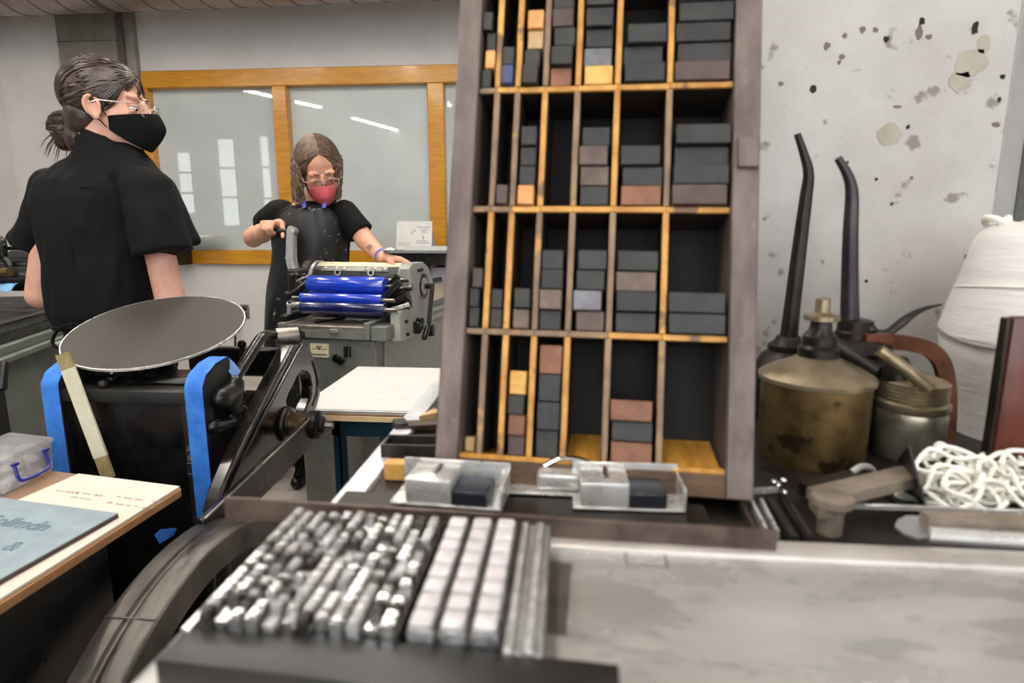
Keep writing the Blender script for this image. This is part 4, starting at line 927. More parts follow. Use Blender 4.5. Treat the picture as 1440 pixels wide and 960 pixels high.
# ------------------------------------------------------------------ flatbed proof press with blue inked rollers
PO = atY(402, 456, 2.32); ZB = PO.z; A7 = math.radians(-7.6)
PU, PV = V((math.cos(A7), math.sin(A7), 0)), V((-math.sin(A7), math.cos(A7), 0))
PM = Matrix(((PU.x, PV.x, 0, PO.x), (PU.y, PV.y, 0, PO.y), (0, 0, 1, 0), (0, 0, 0, 1)))
def pw(u, v, z): return PM @ V((u, v, z))
def pv(px, py, v): return atP(px, py, PM @ V((0, v, 0)), PV)      # pixel on the plane at depth v of the press
def pu(px, py, u): return atP(px, py, PM @ V((u, 0, 0)), PU)      # pixel on the plane at width u of the press
vp = thing('proof_press', 'grey flatbed proof press with blue inked rollers and cylinder', 'printing press', pw(.18, .6, 0))
BWd = .335
def pbx(lo, hi, name, m, bev=.003, par=None): return MB(PM).bb(lo, hi, bev).build(name, MT[m], par or vp)
pbx((.02, .03, 0), (.36, 1.9, ZB - .055), 'base_cabinet', 'press', .006)
pbx((-.005, .0, ZB - .05), (BWd + .005, 1.9, ZB - .014), 'bed_casting', 'press')
pbx((0, .0, ZB - .014), (BWd, 1.9, ZB), 'bed_plate', 'bed', .002)
pbx((-.034, -.005, ZB - .03), (-.002, 1.9, ZB + .006), 'bed_rail', 'press'); pbx((-.03, .02, ZB + .006), (-.012, 1.9, ZB + .03), 'rail_track', 'black')
pbx((BWd + .002, -.02, ZB - .045), (BWd + .022, 1.9, ZB + .02), 'bed_rail', 'press'); pbx((BWd + .022, -.005, ZB - .05), (BWd + .085, .12, ZB + .005), 'rail_end_block', 'press')
pbx((BWd + .024, .12, ZB - .06), (BWd + .07, 1.9, ZB - .012), 'side_track', 'press')
pbx((BWd + .07, .3, ZB - .05), (BWd + .075, 1.9, ZB - .03), 'side_scale', 'pressl')
pbx((.19, -.012, ZB - .026), (.225, .0, ZB - .01), 'bed_stop', 'press')
q0, q1 = pv(433, 452, .12), pv(452, 440, .3)
MB(PM).bar([(.10, .05, ZB + .004), (.155, .19, ZB + .004)], .012, .006).build('register_bar', MT['iron'], vp)
npl = pbx((.085, .022, ZB - .13), (.163, .031, ZB - .075), 'name_plate', 'cream', .001)
for k, (s, z) in enumerate(((.003, -.098), (.003, -.118), (.003, -.122))):
    MB(PM).bb((.09 + .002 * k, .0212, ZB + z), (.158, .0222, ZB + z + .002)).build('plate_print', MT['printk'], npl)
lg = MB(PM)
for du_, dz_ in ((-.006, .0), (.006, .0), (0, -.007)): lg.ell((.123 + du_, .0215, ZB - .088 + dz_), (.005, .0008, .004), None, 10, 6)
lg.build('plate_emblem', MT['printk'], npl)
pbx((.232, .012, ZB - .125), (.243, .03, ZB - .08), 'latch_block', 'black'); pbx((.25, .018, ZB - .125), (.256, .03, ZB - .08), 'latch_block', 'black')
MB(PM).box((.205, .02, ZB - .135), (.045, .022, .024), Matrix.Rotation(.5, 3, 'Y'), .002).build('cabinet_handle', MT['iron'], vp)
pbx((.04, .015, ZB - .11), (.055, .03, ZB - .085), 'latch_block', 'press')
# lower side panel and its seam
pbx((.36, .1, .35), (.366, 1.8, ZB - .075), 'side_panel', 'pressl', .002); pbx((.362, .1, .46), (.370, 1.8, .468), 'panel_seam', 'black', 0)
# rollers
def roller(pL, pR, r, m, v, name='inked_roller'):
    a, b = pv(*pL, v), pv(*pR, v); b = PM @ V(((PM.inverted() @ b).x, v, (PM.inverted() @ a).z))
    t = MB(); t.lathe([(r * .96, 0), (r, .002), (r, (b - a).length - .002), (r * .96, (b - a).length)], a, b - a, 40); o = t.build(name, MT[m], vp)
    d = (b - a).normalized(); MB().cyl(a - d * .04, b + d * .05, .008, n=14).build('roller_shaft', MT['steeld'], o); return a, b
roller((436, 400), (543, 403), .0375, 'ink', .14)
roller((424, 419), (538, 423), .0225, 'ink', .08)
roller((424, 432), (541, 436), .0245, 'inkd', .06)
roller((440, 438), (536, 441), .02, 'inkd', .15)
# impression cylinder with the packing sheet
ca, cb = pv(452, 394, .36), pv(572, 397, .36); cb = PM @ V(((PM.inverted() @ cb).x, .36, (PM.inverted() @ ca).z))
CR = pv(500, 369, .34).z - ca.z; cdv = (cb - ca).normalized()
MB().cyl(ca, cb, CR * .985, n=56).build('impression_cylinder', MT['black'], vp)
x_ = V((0, 0, 1)); y_ = cdv.cross(x_); Lc = (cb - ca).length
def cyl_sheet(t0, t1, a0, a1, r, n=20):
    rows = []
    for i in range(n + 1):
        a = lerp(a0, a1, i / n); rows.append([ca + cdv * (Lc * s) + x_ * (math.cos(a) * r) + y_ * (math.sin(a) * r) for s in (t0, t1)])
    return rows
sgn = 1 if (y_.dot(PV) < 0) else -1
MB().sheet(cyl_sheet(.02, .97, sgn * -1.2, sgn * .62, CR * 1.0)).build('packing_sheet', MT['cream'], vp, solid=.001)
MB().sheet(cyl_sheet(.10, .86, sgn * .68, sgn * .95, CR * 1.01, 6)).build('gripper_bar', MT['pressl'], vp, solid=.004)
for s in (.14, .27, .35, .62, .70, .82):
    c = ca + cdv * (Lc * s) + x_ * (math.cos(.8) * CR * 1.03) + y_ * (math.sin(sgn * .8) * CR * 1.03)
    MB().lathe([(.010, 0), (.010, .003), (.006, .005)], c, (c - ca - cdv * (Lc * s)), 16).build('gripper_screw', MT['steeld'], vp)
for s in (.3, .68):
    c = ca + cdv * (Lc * s) + x_ * (math.cos(1.05) * CR * 1.05) + y_ * (math.sin(sgn * 1.05) * CR * 1.05)
    MB().hoop([(.009, -.004), (.014, -.004), (.014, .004), (.009, .004)], c, (0, -1, .3), 20).build('register_ring', MT['blade'], vp)
for s in (-.02, 1.0): MB().hoop([(CR * .96, -.008), (CR * 1.07, -.008), (CR * 1.07, .008), (CR * .96, .008)], ca + cdv * (Lc * s), cdv, 56).build('cylinder_bearer', MT['steel'], vp)
# right cheek
CU = (PM.inverted() @ cb).x + .085
ck = [(581, 370), (595, 368), (603, 376), (609, 395), (610, 405), (609, 455), (604, 463), (568, 480), (564, 480), (562, 447), (563, 438), (581, 432), (578, 395), (575, 378)]
cheek = MB().prism([pu(x, y, CU) for x, y in ck], PU * -.04).build('right_cheek', MT['pressl'], vp, bev=.003)
pc = pu(594, 402, CU)
MB().lathe([(.05, 0), (.05, .006), (.034, .008), (.034, .012), (.02, .014)], pc, PU, 36).build('bearing_plate', MT['pressl'], vp)
MB().lathe([(.05, .006), (.053, .006), (.053, .008), (.05, .008)], pc, PU, 36).build('bearing_ring', MT['black'], vp)
for k in range(5):
    a = k * 1.256; c = pc + V((0, 0, 1)) * math.cos(a) * .042 + PV * math.sin(a) * .042; MB().cyl(c, c + PU * .012, .004, n=10).build('screw', MT['black'], vp)
for px, py in ((570, 452), (572, 470), (602, 440), (590, 462), (588, 380), (592, 379)):
    c = pu(px, py, CU); MB().cyl(c, c + PU * .01, .007, n=12).build('screw', MT['black'], vp)
h0 = pu(605, 398, CU + .03)
hm = MB(); hm.cyl(pc, pc + PU * .05, .012, n=16); hm.build('crank_pin', MT['iron'], vp)
MB().bar([pc + PU * .045 + V((0, 0, .01)), pu(603, 455, CU + .045)], .022, .014, PU).build('trip_lever', MT['blackmatte'], vp, bev=.002)
MB().cap(pu(601, 462, CU + .045), pu(597, 474, CU + .045), .012, .013).build('lever_knob', MT['black'], vp)
for px, py in ((583, 460), (602, 464), (587, 455)):
    c = pu(px, py, CU); MB().box(c + PU * .012, (.03, .03, .05), rotz(-7.6), .004).build('cheek_bracket', MT['black'], vp)
# left cheek and roller carriage hardware
lu = (PM.inverted() @ ca).x - .05
lc = [(428, 366), (454, 364), (458, 372), (452, 384), (436, 392), (424, 390), (420, 380)]
MB().prism([pu(x, y, lu) for x, y in lc], PU * .035).build('left_cheek', MT['blackmatte'], vp, bev=.004)
MB(PM).bb((lu - .02, .2, ZB + .03), (lu + .03, .5, (PM.inverted() @ ca).z + .06), .01).build('left_cheek_block', MT['blackmatte'], vp)
rg = random.Random(5)
for px, py, r_, v in ((411, 388, .014, .16), (418, 387, .012, .16), (414, 386, .010, .16), (404, 413, .013, .1), (412, 413, .012, .1), (409, 425, .012, .06), (420, 410, .016, .12), (424, 398, .014, .14)):
    b = MB(); c = pv(px, py, v); b.ell(c, (r_, r_, r_ * .85), None, 14, 10); b.cyl(c, c + PU * .04, r_ * .5, n=10); b.build('carriage_knob', MT['black'], vp)
for (a, b, v, m, w_) in (((418, 396), (436, 388), .14, 'steeld', .008), ((420, 405), (434, 394), .12, 'steeld', .007), ((404, 417), (425, 405), .1, 'black', .012), ((405, 428), (424, 428), .06, 'steel', .012), ((407, 444), (407, 424), .1, 'steel', .009), ((398, 446), (425, 438), .12, 'black', .014)):
    MB().tube([pv(*a, v), pv(*b, v)], w_, 10).build('carriage_rod', MT[m], vp)
for (a, b, v, m, w_) in (((545, 405), (560, 388), .16, 'black', .014), ((540, 420), (562, 396), .12, 'black', .016), ((545, 395), (575, 393), .2, 'steeld', .010), ((562, 390), (570, 374), .24, 'steel', .016), ((545, 437), (575, 428), .1, 'steel', .009), ((548, 425), (574, 415), .14, 'black', .018), ((556, 408), (580, 404), .2, 'steeld', .012), ((552, 444), (572, 436), .16, 'black', .016)):
    MB().tube([pv(*a, v), pv(*b, v)], w_, 12).build('carriage_rod', MT[m], vp)
for k in range(16):
    px, py = rg.uniform(550, 577), rg.uniform(408, 438); c = pv(px, py, .16 + .04 * rg.random()); b = MB(); r_ = rg.uniform(.009, .017)
    b.lathe([(r_ * .6, -.02), (r_, -.015), (r_, .004), (r_ * .6, .008)], c, (.3, -1, .1), 14); b.build('carriage_nut', MT['black' if k % 3 else 'iron'], vp)
MB(PM).bb((.02, .2, ZB + .012), (.34, .5, ZB + .05), .01).build('carriage_underframe', MT['black'], vp)
MB(PM).bb((BWd + .01, .16, ZB + .02), (CU - .045, .5, ZB + .12), .01).build('carriage_block', MT['blackmatte'], vp)
# hand crank held by the printer
HY = .24
crank_top = pv(409, 324, HY)
cr = bez([pv(409, 322, HY), pv(408, 345, HY), pv(408, 366, HY), pv(412, 380, HY), pv(422, 391, HY), pv(430, 398, HY)], 6)
MB().bar(cr, .030, .022, PV).build('crank_arm', mat('grey_crank_casting', (182, 184, 184), (204, 206, 205), rough=.34, metal=.35, scale=40), vp, bev=.004)
cr2 = bez([pv(415, 330, HY + .02), pv(415, 350, HY + .02), pv(416, 368, HY + .02), pv(422, 380, HY + .02), pv(432, 388, HY + .02)], 6)
MB().bar(cr2, .008, .016, PV).build('crank_web', MT['blade'], vp)
MB().cyl(pv(409, 323, HY - .01), pv(414, 325, HY + .035), .017, n=20).build('crank_boss', MT['pressl'], vp)
HA, HB = pv(374, 325, HY - .004), pv(407, 325, HY - .004)
MB().lathe([(.008, 0), (.0125, .004), (.0125, (HB - HA).length - .03), (.006, (HB - HA).length - .02), (.006, (HB - HA).length)], HA, HB - HA, 20).build('crank_handle', MT['black'], vp)

# ------------------------------------------------------------------ second press at the left
e0, e1 = atZ(0, 508, .80), atZ(112, 466, .80); ld = (e1 - e0).normalized(); ln_ = V((ld.y, -ld.x, 0))     # ln_ points out of its near side
LM = Matrix(((ld.x, -ln_.x, 0, e0.x), (ld.y, -ln_.y, 0, e0.y), (0, 0, 1, 0), (0, 0, 0, 1)))
lp = thing('flatbed_press', 'green-grey flatbed press behind the person with the hair bun', 'printing press', LM @ V((.3, .4, 0)))
def lbx(lo, hi, name, m, bev=.003): return MB(LM).bb(lo, hi, bev).build(name, MT[m], lp)
lbx((-.5, .02, 0), (1.3, .7, .80), 'base_cabinet', 'pressg', .006)
lbx((-.5, -.03, .795), (1.3, .02, .815), 'lower_track', 'pressg'); lbx((-.5, -.005, .815), (1.3, .03, .845), 'track_face', 'pressg')
lbx((-.5, .02, .845), (1.3, .05, .875), 'side_rail', 'black'); lbx((-.5, .06, .865), (1.3, .1, .90), 'bed_rail', 'pressg'); lbx((-.5, .10, .86), (1.3, .7, .885), 'press_bed', 'blackmatte')
lbx((-.5, .045, .90), (1.3, .075, .906), 'rail_track', 'iron')
c = atZ(16, 478, .80); cl = LM.inverted() @ c
br = MB(LM); br.bb((cl.x - .14, -.05, .79), (cl.x + .02, -.03, .805), .002); br.bb((cl.x - .01, -.05, .735), (cl.x + .022, -.028, .83), .003); br.build('track_bracket', MT['pressl'], lp)
MB(LM).cyl((cl.x + .005, -.055, .828), (cl.x + .005, -.02, .828), .014, n=16).build('bracket_pin', MT['iron'], lp)
MB(LM).bb((cl.x - .16, -.07, .72), (cl.x + .0, -.05, .745), .003).build('bracket_arm', MT['iron'], lp)
Yp = 2.35
for (px0, px1, py, r_, m, Y) in ((-40, 140, 392, .05, 'black', 2.4), (-40, 140, 374, .026, 'black', 2.46), (20, 140, 366, .045, 'blackmatte', 2.62), (-40, 14, 383, .018, 'brass', 2.34)):
    MB().cyl(atY(px0, py, Y), atY(px1, py, Y), r_, n=28).build('ink_roller', MT[m], lp)
MB().tube([atY(5, 349, 2.45), atY(130, 349, 2.45)], .008, 10).build('tie_rod', MT['iron'], lp)
mh = MB()
for (a, b, r_) in (((2, 340), (4, 360), .018), ((4, 360), (14, 374), .014), ((-8, 376), (14, 374), .012), ((0, 336), (5, 345), .014)): mh.cap(atY(*a, 2.42), atY(*b, 2.42), r_)
mh.build('carriage_lever', MT['black'], lp)
rg_ = MB(); p = atY(10, 412, 2.33)
rp = []
rr2 = random.Random(4)
for i in range(7):
    rp.append([p + V((lerp(-.06, .035, i / 6), lerp(-.02, .05, j / 4), .012 + .014 * rr2.random() + (.014 if 0 < j < 4 else -.012))) for j in range(5)])
rg_.sheet(rp); rg_.build('cleaning_rag', MT['rag'], solid=.004, subd=2, label='crumpled pale blue rag on the left press bed', cat='rag')

# ------------------------------------------------------------------ along the back wall
o = thing('wall_outlet', 'small metal power outlet on the white wall under the window', 'outlet', atY(346, 446, YB))
p = atY(345, 438, YB); MB().bb((p.x - .037, YB - .008, p.z - .06), (p.x + .037, YB - .0002, p.z + .06), .002).build('face_plate', MT['steeld'], o)
for d in (-.026, .026): MB().bb((p.x - .017, YB - .012, p.z + d - .016), (p.x + .017, YB - .008, p.z + d + .016), .002).build('socket', MT['shelf'], o)
cw = bez([V((p.x - .01, YB - .02, p.z - .03)), atY(335, 452, YB - .06), atY(331, 470, YB - .05), atY(331, 498, YB - .03), V((atY(331, 498, YB).x, YB - .03, .02))], 8)
MB().tube(cw, .009, 8).build('power_cord', MT['black'], label='black power cord hanging from the wall outlet', cat='cord')
bsY = 4.55; ba = atY(537, 352, bsY)
bs = thing('side_counter', 'black counter with thin glossy top below the right window pane', 'counter', (ba.x + .5, bsY + .2, 0))
MB().bb((ba.x, bsY, ba.z - .02), (ba.x + 1.4, YB - .06, ba.z), .002).build('counter_top', MT['cab'], bs)
zb = atY(560, 373, bsY).z
MB().bb((ba.x + .03, bsY + .03, zb), (ba.x + 1.38, YB - .08, ba.z - .02), .002).build('drawer_box', MT['black'], bs)
for x in (.3, 1.3): MB().bb((ba.x + x, bsY + .05, 0), (ba.x + x + .04, bsY + .09, zb)).build('leg', MT['black'], bs)
MB().bb((ba.x + .34, bsY + .1, .0), (ba.x + 1.28, YB - .1, zb - .02)).build('cupboard', mat('blue_grey_cupboard', (150, 152, 158), rough=.6), bs)
# card sign with handwriting
sA, sB, sT = atY(556, 346, bsY + .12), atY(606, 344, bsY + .12), atY(556, 310, bsY + .16)
cs_ = thing('sign_card', 'white folded card with handwritten notes and arrows on the black counter', 'sign', sA)
zc0 = ba.z + .001; hT = sT.z - zc0; wS = sB.x - sA.x
sgM = basis((sA.x, bsY + .14, zc0), (1, 0, 0), (0, .22, 1))
MB(sgM).bb((0, 0, -.001), (wS, hT, .001)).build('card_front', MT['paper'], cs_)
MB().prism([V((sA.x + .01, bsY + .14 + hT * .22, zc0 + hT * .97)), V((sA.x + wS - .01, bsY + .14 + hT * .22, zc0 + hT * .97)), V((sA.x + wS, bsY + .30, zc0)), V((sA.x, bsY + .30, zc0))], (0, .002, .001)).build('card_back', MT['paper'], cs_)
k = wS / 50
for k_, (x, y, ln, h_) in enumerate(((29, 30.5, 18, 1.3), (34, 27, 9, 1.3), (36, 24, 5, 1.4), (3, 8.5, 15, 1.2), (3, 5.8, 11, 1.2), (28, 11.5, 16, 1.3), (28, 8.8, 18, 1.5))):
    scribble(sgM @ Matrix.Translation((x * k, y * k, .0016)), ln * k, h_ * k, MT['printk'], cs_, 'handwriting', .0016, 40 + k_)
for a, b in (((27, 28), (21, 22)), ((38, 19), (38, 14))):
    MB(sgM).tube([(a[0] * k, a[1] * k, .0015), (b[0] * k, b[1] * k, .0015)], .0022, 5).build('arrow', MT['printk'], cs_)
MB().bb((atY(566, 350, bsY).x, bsY + .02, ba.z + .0005), (atY(640, 350, bsY).x, bsY + .11, ba.z + .03), .001).build('paper_pile', MT['paper'], label='low pile of white paper in front of the sign card', cat='paper')
# pale board on a dark box on the window sill
qa, qb = atY(238, 345, 4.85), atY(268, 331, 4.85)
MB().bb((qa.x, 4.78, wz0 + .0), (qb.x - .06, 4.94, qb.z - .012), .003).build('dark_box', MT['black'], label='dark box on the sill behind the person with the hair bun', cat='box')
MB().bb((qa.x - .1, 4.70, qb.z - .01), (atY(308, 330, 4.85).x, 4.94, qb.z + .002), .001).build('pale_board', MT['paper'], label='thin pale board lying on the dark box by the window', cat='board')

# ================================================================== PEOPLE
Z3 = V((0, 0, 1))
FH = V((FW.x, FW.y, 0)).normalized()
def headM(o, fwd, roll=0, s=1.0):
    y = V(fwd).normalized(); x = y.cross(Z3).normalized(); z = x.cross(y)
    m = Matrix(((x.x, y.x, z.x, o.x), (x.y, y.y, z.y, o.y), (x.z, y.z, z.z, o.z), (0, 0, 0, 1)))
    return m @ Matrix.Rotation(math.radians(roll), 4, 'Y') @ Matrix.Scale(s, 4)
def head_shapes(mb, M):
    k = mb.M; mb.M = M
    mb.ell((0, -.014, .034), (.074, .094, .084)); mb.ell((0, .026, -.03), (.061, .062, .084)); mb.ell((0, .048, -.088), (.034, .036, .026)); mb.ell((0, .02, -.07), (.052, .055, .04))
    for s in (-1, 1):
        mb.ell((s * .033, .052, -.026), (.024, .024, .028)); mb.ell((s * .03, .074, .026), (.024, .015, .008))
        er = [(s * (.074 + .012 * max(0, -math.cos(a + .3)) + .004), -.004 + math.cos(a) * .016 - .004 * math.sin(a), -.010 + math.sin(a) * .026) for a in [2 * math.pi * i / 20 for i in range(20)]]
        mb.tube(er, [.0052 if i < 13 else .0042 for i in range(20)], 8, True); mb.ell((s * .074, -.004, -.012), (.004, .014, .027)); mb.tube([(s * .081, -.014, .004), (s * .080, -.012, -.014), (s * .078, -.002, -.026)], .0035, 8)
        mb.ell((s * .078, .002, -.036), (.006, .009, .009)); mb.ell((s * .012, .096, -.034), (.009, .010, .008))
        mb.ell((s * .031, .071, .010), (.018, .012, .006)); mb.ell((s * .031, .071, -.010), (.017, .011, .005))
    mb.cap((0, .086, .014), (0, .104, -.030), .0085, .0125); mb.ell((0, .088, -.058), (.022, .010, .006)); mb.ell((0, .086, -.069), (.020, .010, .007))
    mb.cap((0, -.018, -.05), (0, -.045, -.17), .056, .058)
    mb.M = k
def hand(mb, W, d, n, tdir, curl=(25, 35, 25), sc=1.0, thumb=(.55, .55, .35)):
    d, n, t = V(d).normalized(), V(n).normalized(), V(tdir).normalized()
    offs = ((.028, .084, .072), (.0095, .089, .080), (-.0095, .085, .074), (-.027, .076, .058))
    for i, (o, kl, fl) in enumerate(offs):
        kn = W + d * kl * sc + t * o * sc; mb.cap(W + t * o * .55 * sc, kn, .0155 * sc, .0115 * sc, 10)
        p = kn; a = 0
        for j, (fr, r0_, r1_) in enumerate(((.46, .0100, .0088), (.31, .0088, .0080), (.23, .0080, .0066))):
            a += math.radians(curl[j] * (1 + .06 * i)); q = p + (d * math.cos(a) + n * math.sin(a)) * (fl * fr * sc); mb.cap(p, q, r0_ * sc, r1_ * sc, 10); p = q
    b = W + d * .026 * sc + t * .026 * sc; u = (t * thumb[0] + d * thumb[1] + n * thumb[2]).normalized(); m = b + u * .036 * sc
    mb.cap(W + d * .012 * sc + t * .012 * sc, b, .017 * sc, .015 * sc, 10); mb.cap(b, m, .0145 * sc, .0115 * sc, 10)
    u2 = (u + d * .5 + n * .3).normalized(); m2 = m + u2 * .028 * sc; mb.cap(m, m2, .0112 * sc, .0098 * sc, 10); mb.cap(m2, m2 + (u2 + n * .25).normalized() * .022 * sc, .0098 * sc, .0076 * sc, 10)
def face_parts(M, person, iris='iris'):
    for s in (-1, 1):
        e = MB(M).ell((s * .031, .0735, -.0005), (.0125, .0115, .0095), None, 16, 12).build('eyeball', MT['eye'], person)
        MB(M).ell((s * .031, .0815, -.003), (.0055, .004, .0055), None, 14, 10).build('iris', MT['iris'], e)
        MB(M).ell((s * .031, .074, .005), (.0145, .0128, .0075), None, 16, 10).build('eyelid', MT['skin'], person)
def brow(M, person, m):
    for s in (-1, 1): MB(M).tube([(s * .014, .087, .026), (s * .03, .086, .0295), (s * .050, .070, .026)], [.0028, .003, .0015], 7).build('eyebrow', m, person)
def mask(M, person, m, name='face_mask', low=-.112, drop=0):
    rows = []
    for i in range(11):
        v = i / 10; row = []
        for j in range(25):
            a = lerp(-1.42, 1.42, j / 24); ca = math.cos(a); w = abs(a) / 1.42
            zt = lerp(-.006, -.030, w ** 1.2); zb = lerp(low, -.064, w ** 1.6); z = lerp(zt, zb, v)
            bl = math.sin(math.pi * min(1, max(0, v * .85 + .1))) * .016 * max(0, ca) ** .7 + .030 * max(0, ca) ** 5 * (1 - abs(v - .38) * 1.1)
            rx = .0705 - .008 * v; ry = .088 - .010 * v * v
            row.append(V((math.sin(a) * rx, .012 + ca * (ry + bl), z)))
        rows.append(row)
    MB(M).sheet(rows).build(name, m, person, solid=.003, subd=1)
    for s in (-1, 1):
        for z0, z1 in ((-.032, .012), (-.06, -.034)):
            MB(M).tube([(s * .0695, .024, z0), (s * .073, .010, lerp(z0, z1, .6)), (s * .078, -.012, z1)], .0016, 6).build('ear_loop', m, person)
def glasses(M, person, mf, rx=.0225, rz=.018, round_=2.0, low=0, tilt=0, fr=.0018):
    g = None
    fm = MB(M)
    for s in (-1, 1):
        ring = [(s * .032 + math.copysign(abs(math.cos(a)) ** (2 / round_), math.cos(a)) * rx, .1085 - abs(math.cos(a) * .5 + s * .5) * .006, -.004 + low + math.copysign(abs(math.sin(a)) ** (2 / round_), math.sin(a)) * rz) for a in [2 * math.pi * i / 28 for i in range(28)]]
        fm.tube(ring, fr, 7, True)
    fm.tube([(-.010, .109, low), (0, .112, .003 + low), (.010, .109, low)], .0016, 7)
    g = fm.build('spectacles', mf, person)
    for s in (-1, 1):
        MB(M).tube([(s * .0545, .103, .004 + low), (s * .072, .09, .006 + low), (s * .080, .01, .006), (s * .082, -.012, -.002)], .0017, 7).build('temple_arm', mf, g)
        MB(M).prism([(s * .032 + math.cos(a) * rx, .1075, -.004 + low + math.sin(a) * rz) for a in [2 * math.pi * i / 24 for i in range(24)]], (0, .0008, 0)).build('lens', MT['glass'], g)
    return g
FOLD = lambda a, k: (lambda c: a * noise.noise(V((c.x * k, c.y * k, c.z * k * .3))) + a * .45 * noise.noise(V((c.x * k * 2.3, c.y * k * 2.3 + 5, c.z * k * .9))))
def hair_cap(M, person, m, c, r, line, extra=()):
    mb = MB(M); U, W = 72, 44
    rings = []
    for i in range(1, W):
        th = math.pi * i / W; row = []
        for j in range(U):
            ph = 2 * math.pi * j / U; d = V((math.sin(th) * math.cos(ph), math.sin(th) * math.sin(ph), math.cos(th)))
            p = V(c) + V((d.x * r[0], d.y * r[1], d.z * r[2])); g = p.y - line(p.z, abs(p.x)); t = min(1, max(0, (g + .007) / .012)); t = t * t * (3 - 2 * t)
            f = 1 + .012 * noise.noise(V((d.x * 7, d.y * 2, d.z * 7))); row.append(V(c) + (p - V(c)) * lerp(f, .83, t))
        rings.append([mb.v(q) for q in row])
    mb.skin(rings)
    for e in extra: mb.ell(*e)
    return mb.build('hair', m, person, remesh=.004, smooth=2)
def pw_line(tab):
    def f(z, ax=0):
        if z >= tab[0][0]: return tab[0][1]
        for (z0, y0), (z1, y1) in zip(tab, tab[1:]):
            if z >= z1: return lerp(y1, y0, (z - z1) / (z0 - z1))
        return tab[-1][1]
    return f
def on_ell(d, c, r, f=1.0):
    d = V(d).normalized(); k = 1 / math.sqrt((d.x / r[0]) ** 2 + (d.y / r[1]) ** 2 + (d.z / r[2]) ** 2); return V(c) + d * (k * f)
def ringpts(c, rx, ry, ax, ay, n=28): return [c + ax * (math.cos(2 * math.pi * i / n) * rx) + ay * (math.sin(2 * math.pi * i / n) * ry) for i in range(n)]

# ------------------------------------------------------------------ person with the bun, seen from behind
Y1 = 1.76
def q1(px, py, d=0): return atY(px, py, Y1 + d)
K1 = Y1 / F
f1 = (FH * .82 + RX * .57).normalized(); s1 = V((f1.y, -f1.x, 0))
p1 = thing('person', 'person with dark hair bun, black mask and black blouse, back turned', 'person', V((q1(150, 400).x, Y1, 0)))
HM1 = headM(q1(155, 151, .0), RX * .985 + FH * .10 - Z3 * .07, 0, 1.04)
b = MB(); head_shapes(b, HM1)
nk = q1(150, 226, .02); b.cap(HM1 @ V((0, -.035, -.12)), nk, .050, .052)
hipc = V((q1(165, 470).x, Y1 + .02, .93))
b.ell(q1(145, 290), (.14, .09, .12)); b.cap(q1(145, 290), hipc, .09, .10)
SL, SR = q1(76, 268, .09), q1(206, 274, -.05); b.cap(nk, SL, .04, .036); b.cap(nk, SR, .04, .036)
EL, ER = q1(55, 416, .05), q1(243, 434, -.05)
b.cap(SL, EL, .042, .039); b.cap(SR, ER, .040, .041)
WL_, WR_ = EL + f1 * .20 + RX * .06 + Z3 * .02, ER + FH * .19 - RX * .10 - Z3 * .05
b.cap(EL, WL_, .039, .026); b.cap(ER, WR_, .039, .026)
hand(b, WL_, f1, -Z3, RX, (15, 25, 20)); hand(b, WR_, FH * .5 - RX * .8 - Z3 * .05, -Z3, FH, (15, 25, 20))
LEGS = []
for s in (-1, 1):
    hj = hipc + s1 * (s * .085) - Z3 * .06; kn = V((hj.x, hj.y + .01, .49)); an = V((hj.x, hj.y, .08)); LEGS.append((hj, kn, an))
    b.cap(hj, kn, .078, .055); b.cap(kn, an, .052, .036); b.cap(an, an + f1 * .11 - Z3 * .05, .030, .02)
b.build('body', MT['skin'], p1, remesh=.0037, smooth=2)
face_parts(HM1, p1); brow(HM1, p1, MT['hair1']); mask(HM1, p1, MT['mask1']); glasses(HM1, p1, MT['frame1'], .0215, .019, 2.6)
# hair
hc, hr = (0, -.022, .036), (.084, .104, .092)
L1 = pw_line(((.118, .070), (.095, .072), (.07, .062), (.045, .040), (.025, .014), (.005, -.012), (-.02, -.026), (-.06, -.05), (-.1, -.06)))
hair_cap(HM1, p1, MT['hair1'], hc, hr, L1, [((0, -.052, -.025), (.070, .060, .066)), ((0, -.07, -.06), (.046, .045, .045)), ((0, -.082, -.085), (.044, .036, .045))])
rs = random.Random(9); sm = MB(HM1); gather = V((0, -.80, -.50))
for k in range(300):
    zz = rs.uniform(-.015, .112); yy = L1(zz) + rs.uniform(-.004, .006); xx = math.sqrt(max(.0004, 1 - ((yy - hc[1]) / hr[1]) ** 2 - ((zz - hc[2]) / hr[2]) ** 2)) * hr[0] * rs.choice((-1, 1)) * (rs.uniform(.1, 1) if zz > .095 else 1)
    st_ = V((xx, yy - hc[1], zz - hc[2])) if rs.random() < .8 else V((rs.uniform(-.9, .9), rs.uniform(-.2, .5), .8))
    st_.normalize(); en = (gather + V((rs.uniform(-.3, .3), rs.uniform(-.1, .1), rs.uniform(-.22, .22)))).normalized(); P = []
    for i in range(11):
        t = i / 10; d = st_.lerp(en, t); P.append(on_ell(d, hc, hr, 1.0 + .012 * math.sin(t * 3.1) + rs.uniform(-.004, .01)))
    sm.tube(P, [.0012 + .0016 * math.sin(math.pi * (i + 1) / 12) for i in range(11)], 5)
for k in range(14):
    a = rs.uniform(-1.2, 1.2); st_ = V((math.sin(a), rs.uniform(-.3, .6), 1)).normalized(); en = V((math.sin(a) * 1.2, -.5, .9)).normalized()
    sm.tube([on_ell(st_.lerp(en, i / 7), hc, hr, 1.0 + .09 * math.sin(i / 7 * 3.1) * rs.uniform(.5, 1)) for i in range(8)], .0005, 4)
sm.build('hair_strands', MT['hair1'], p1, kind='stuff')
bunc = HM1.inverted() @ q1(96, 182, .02)
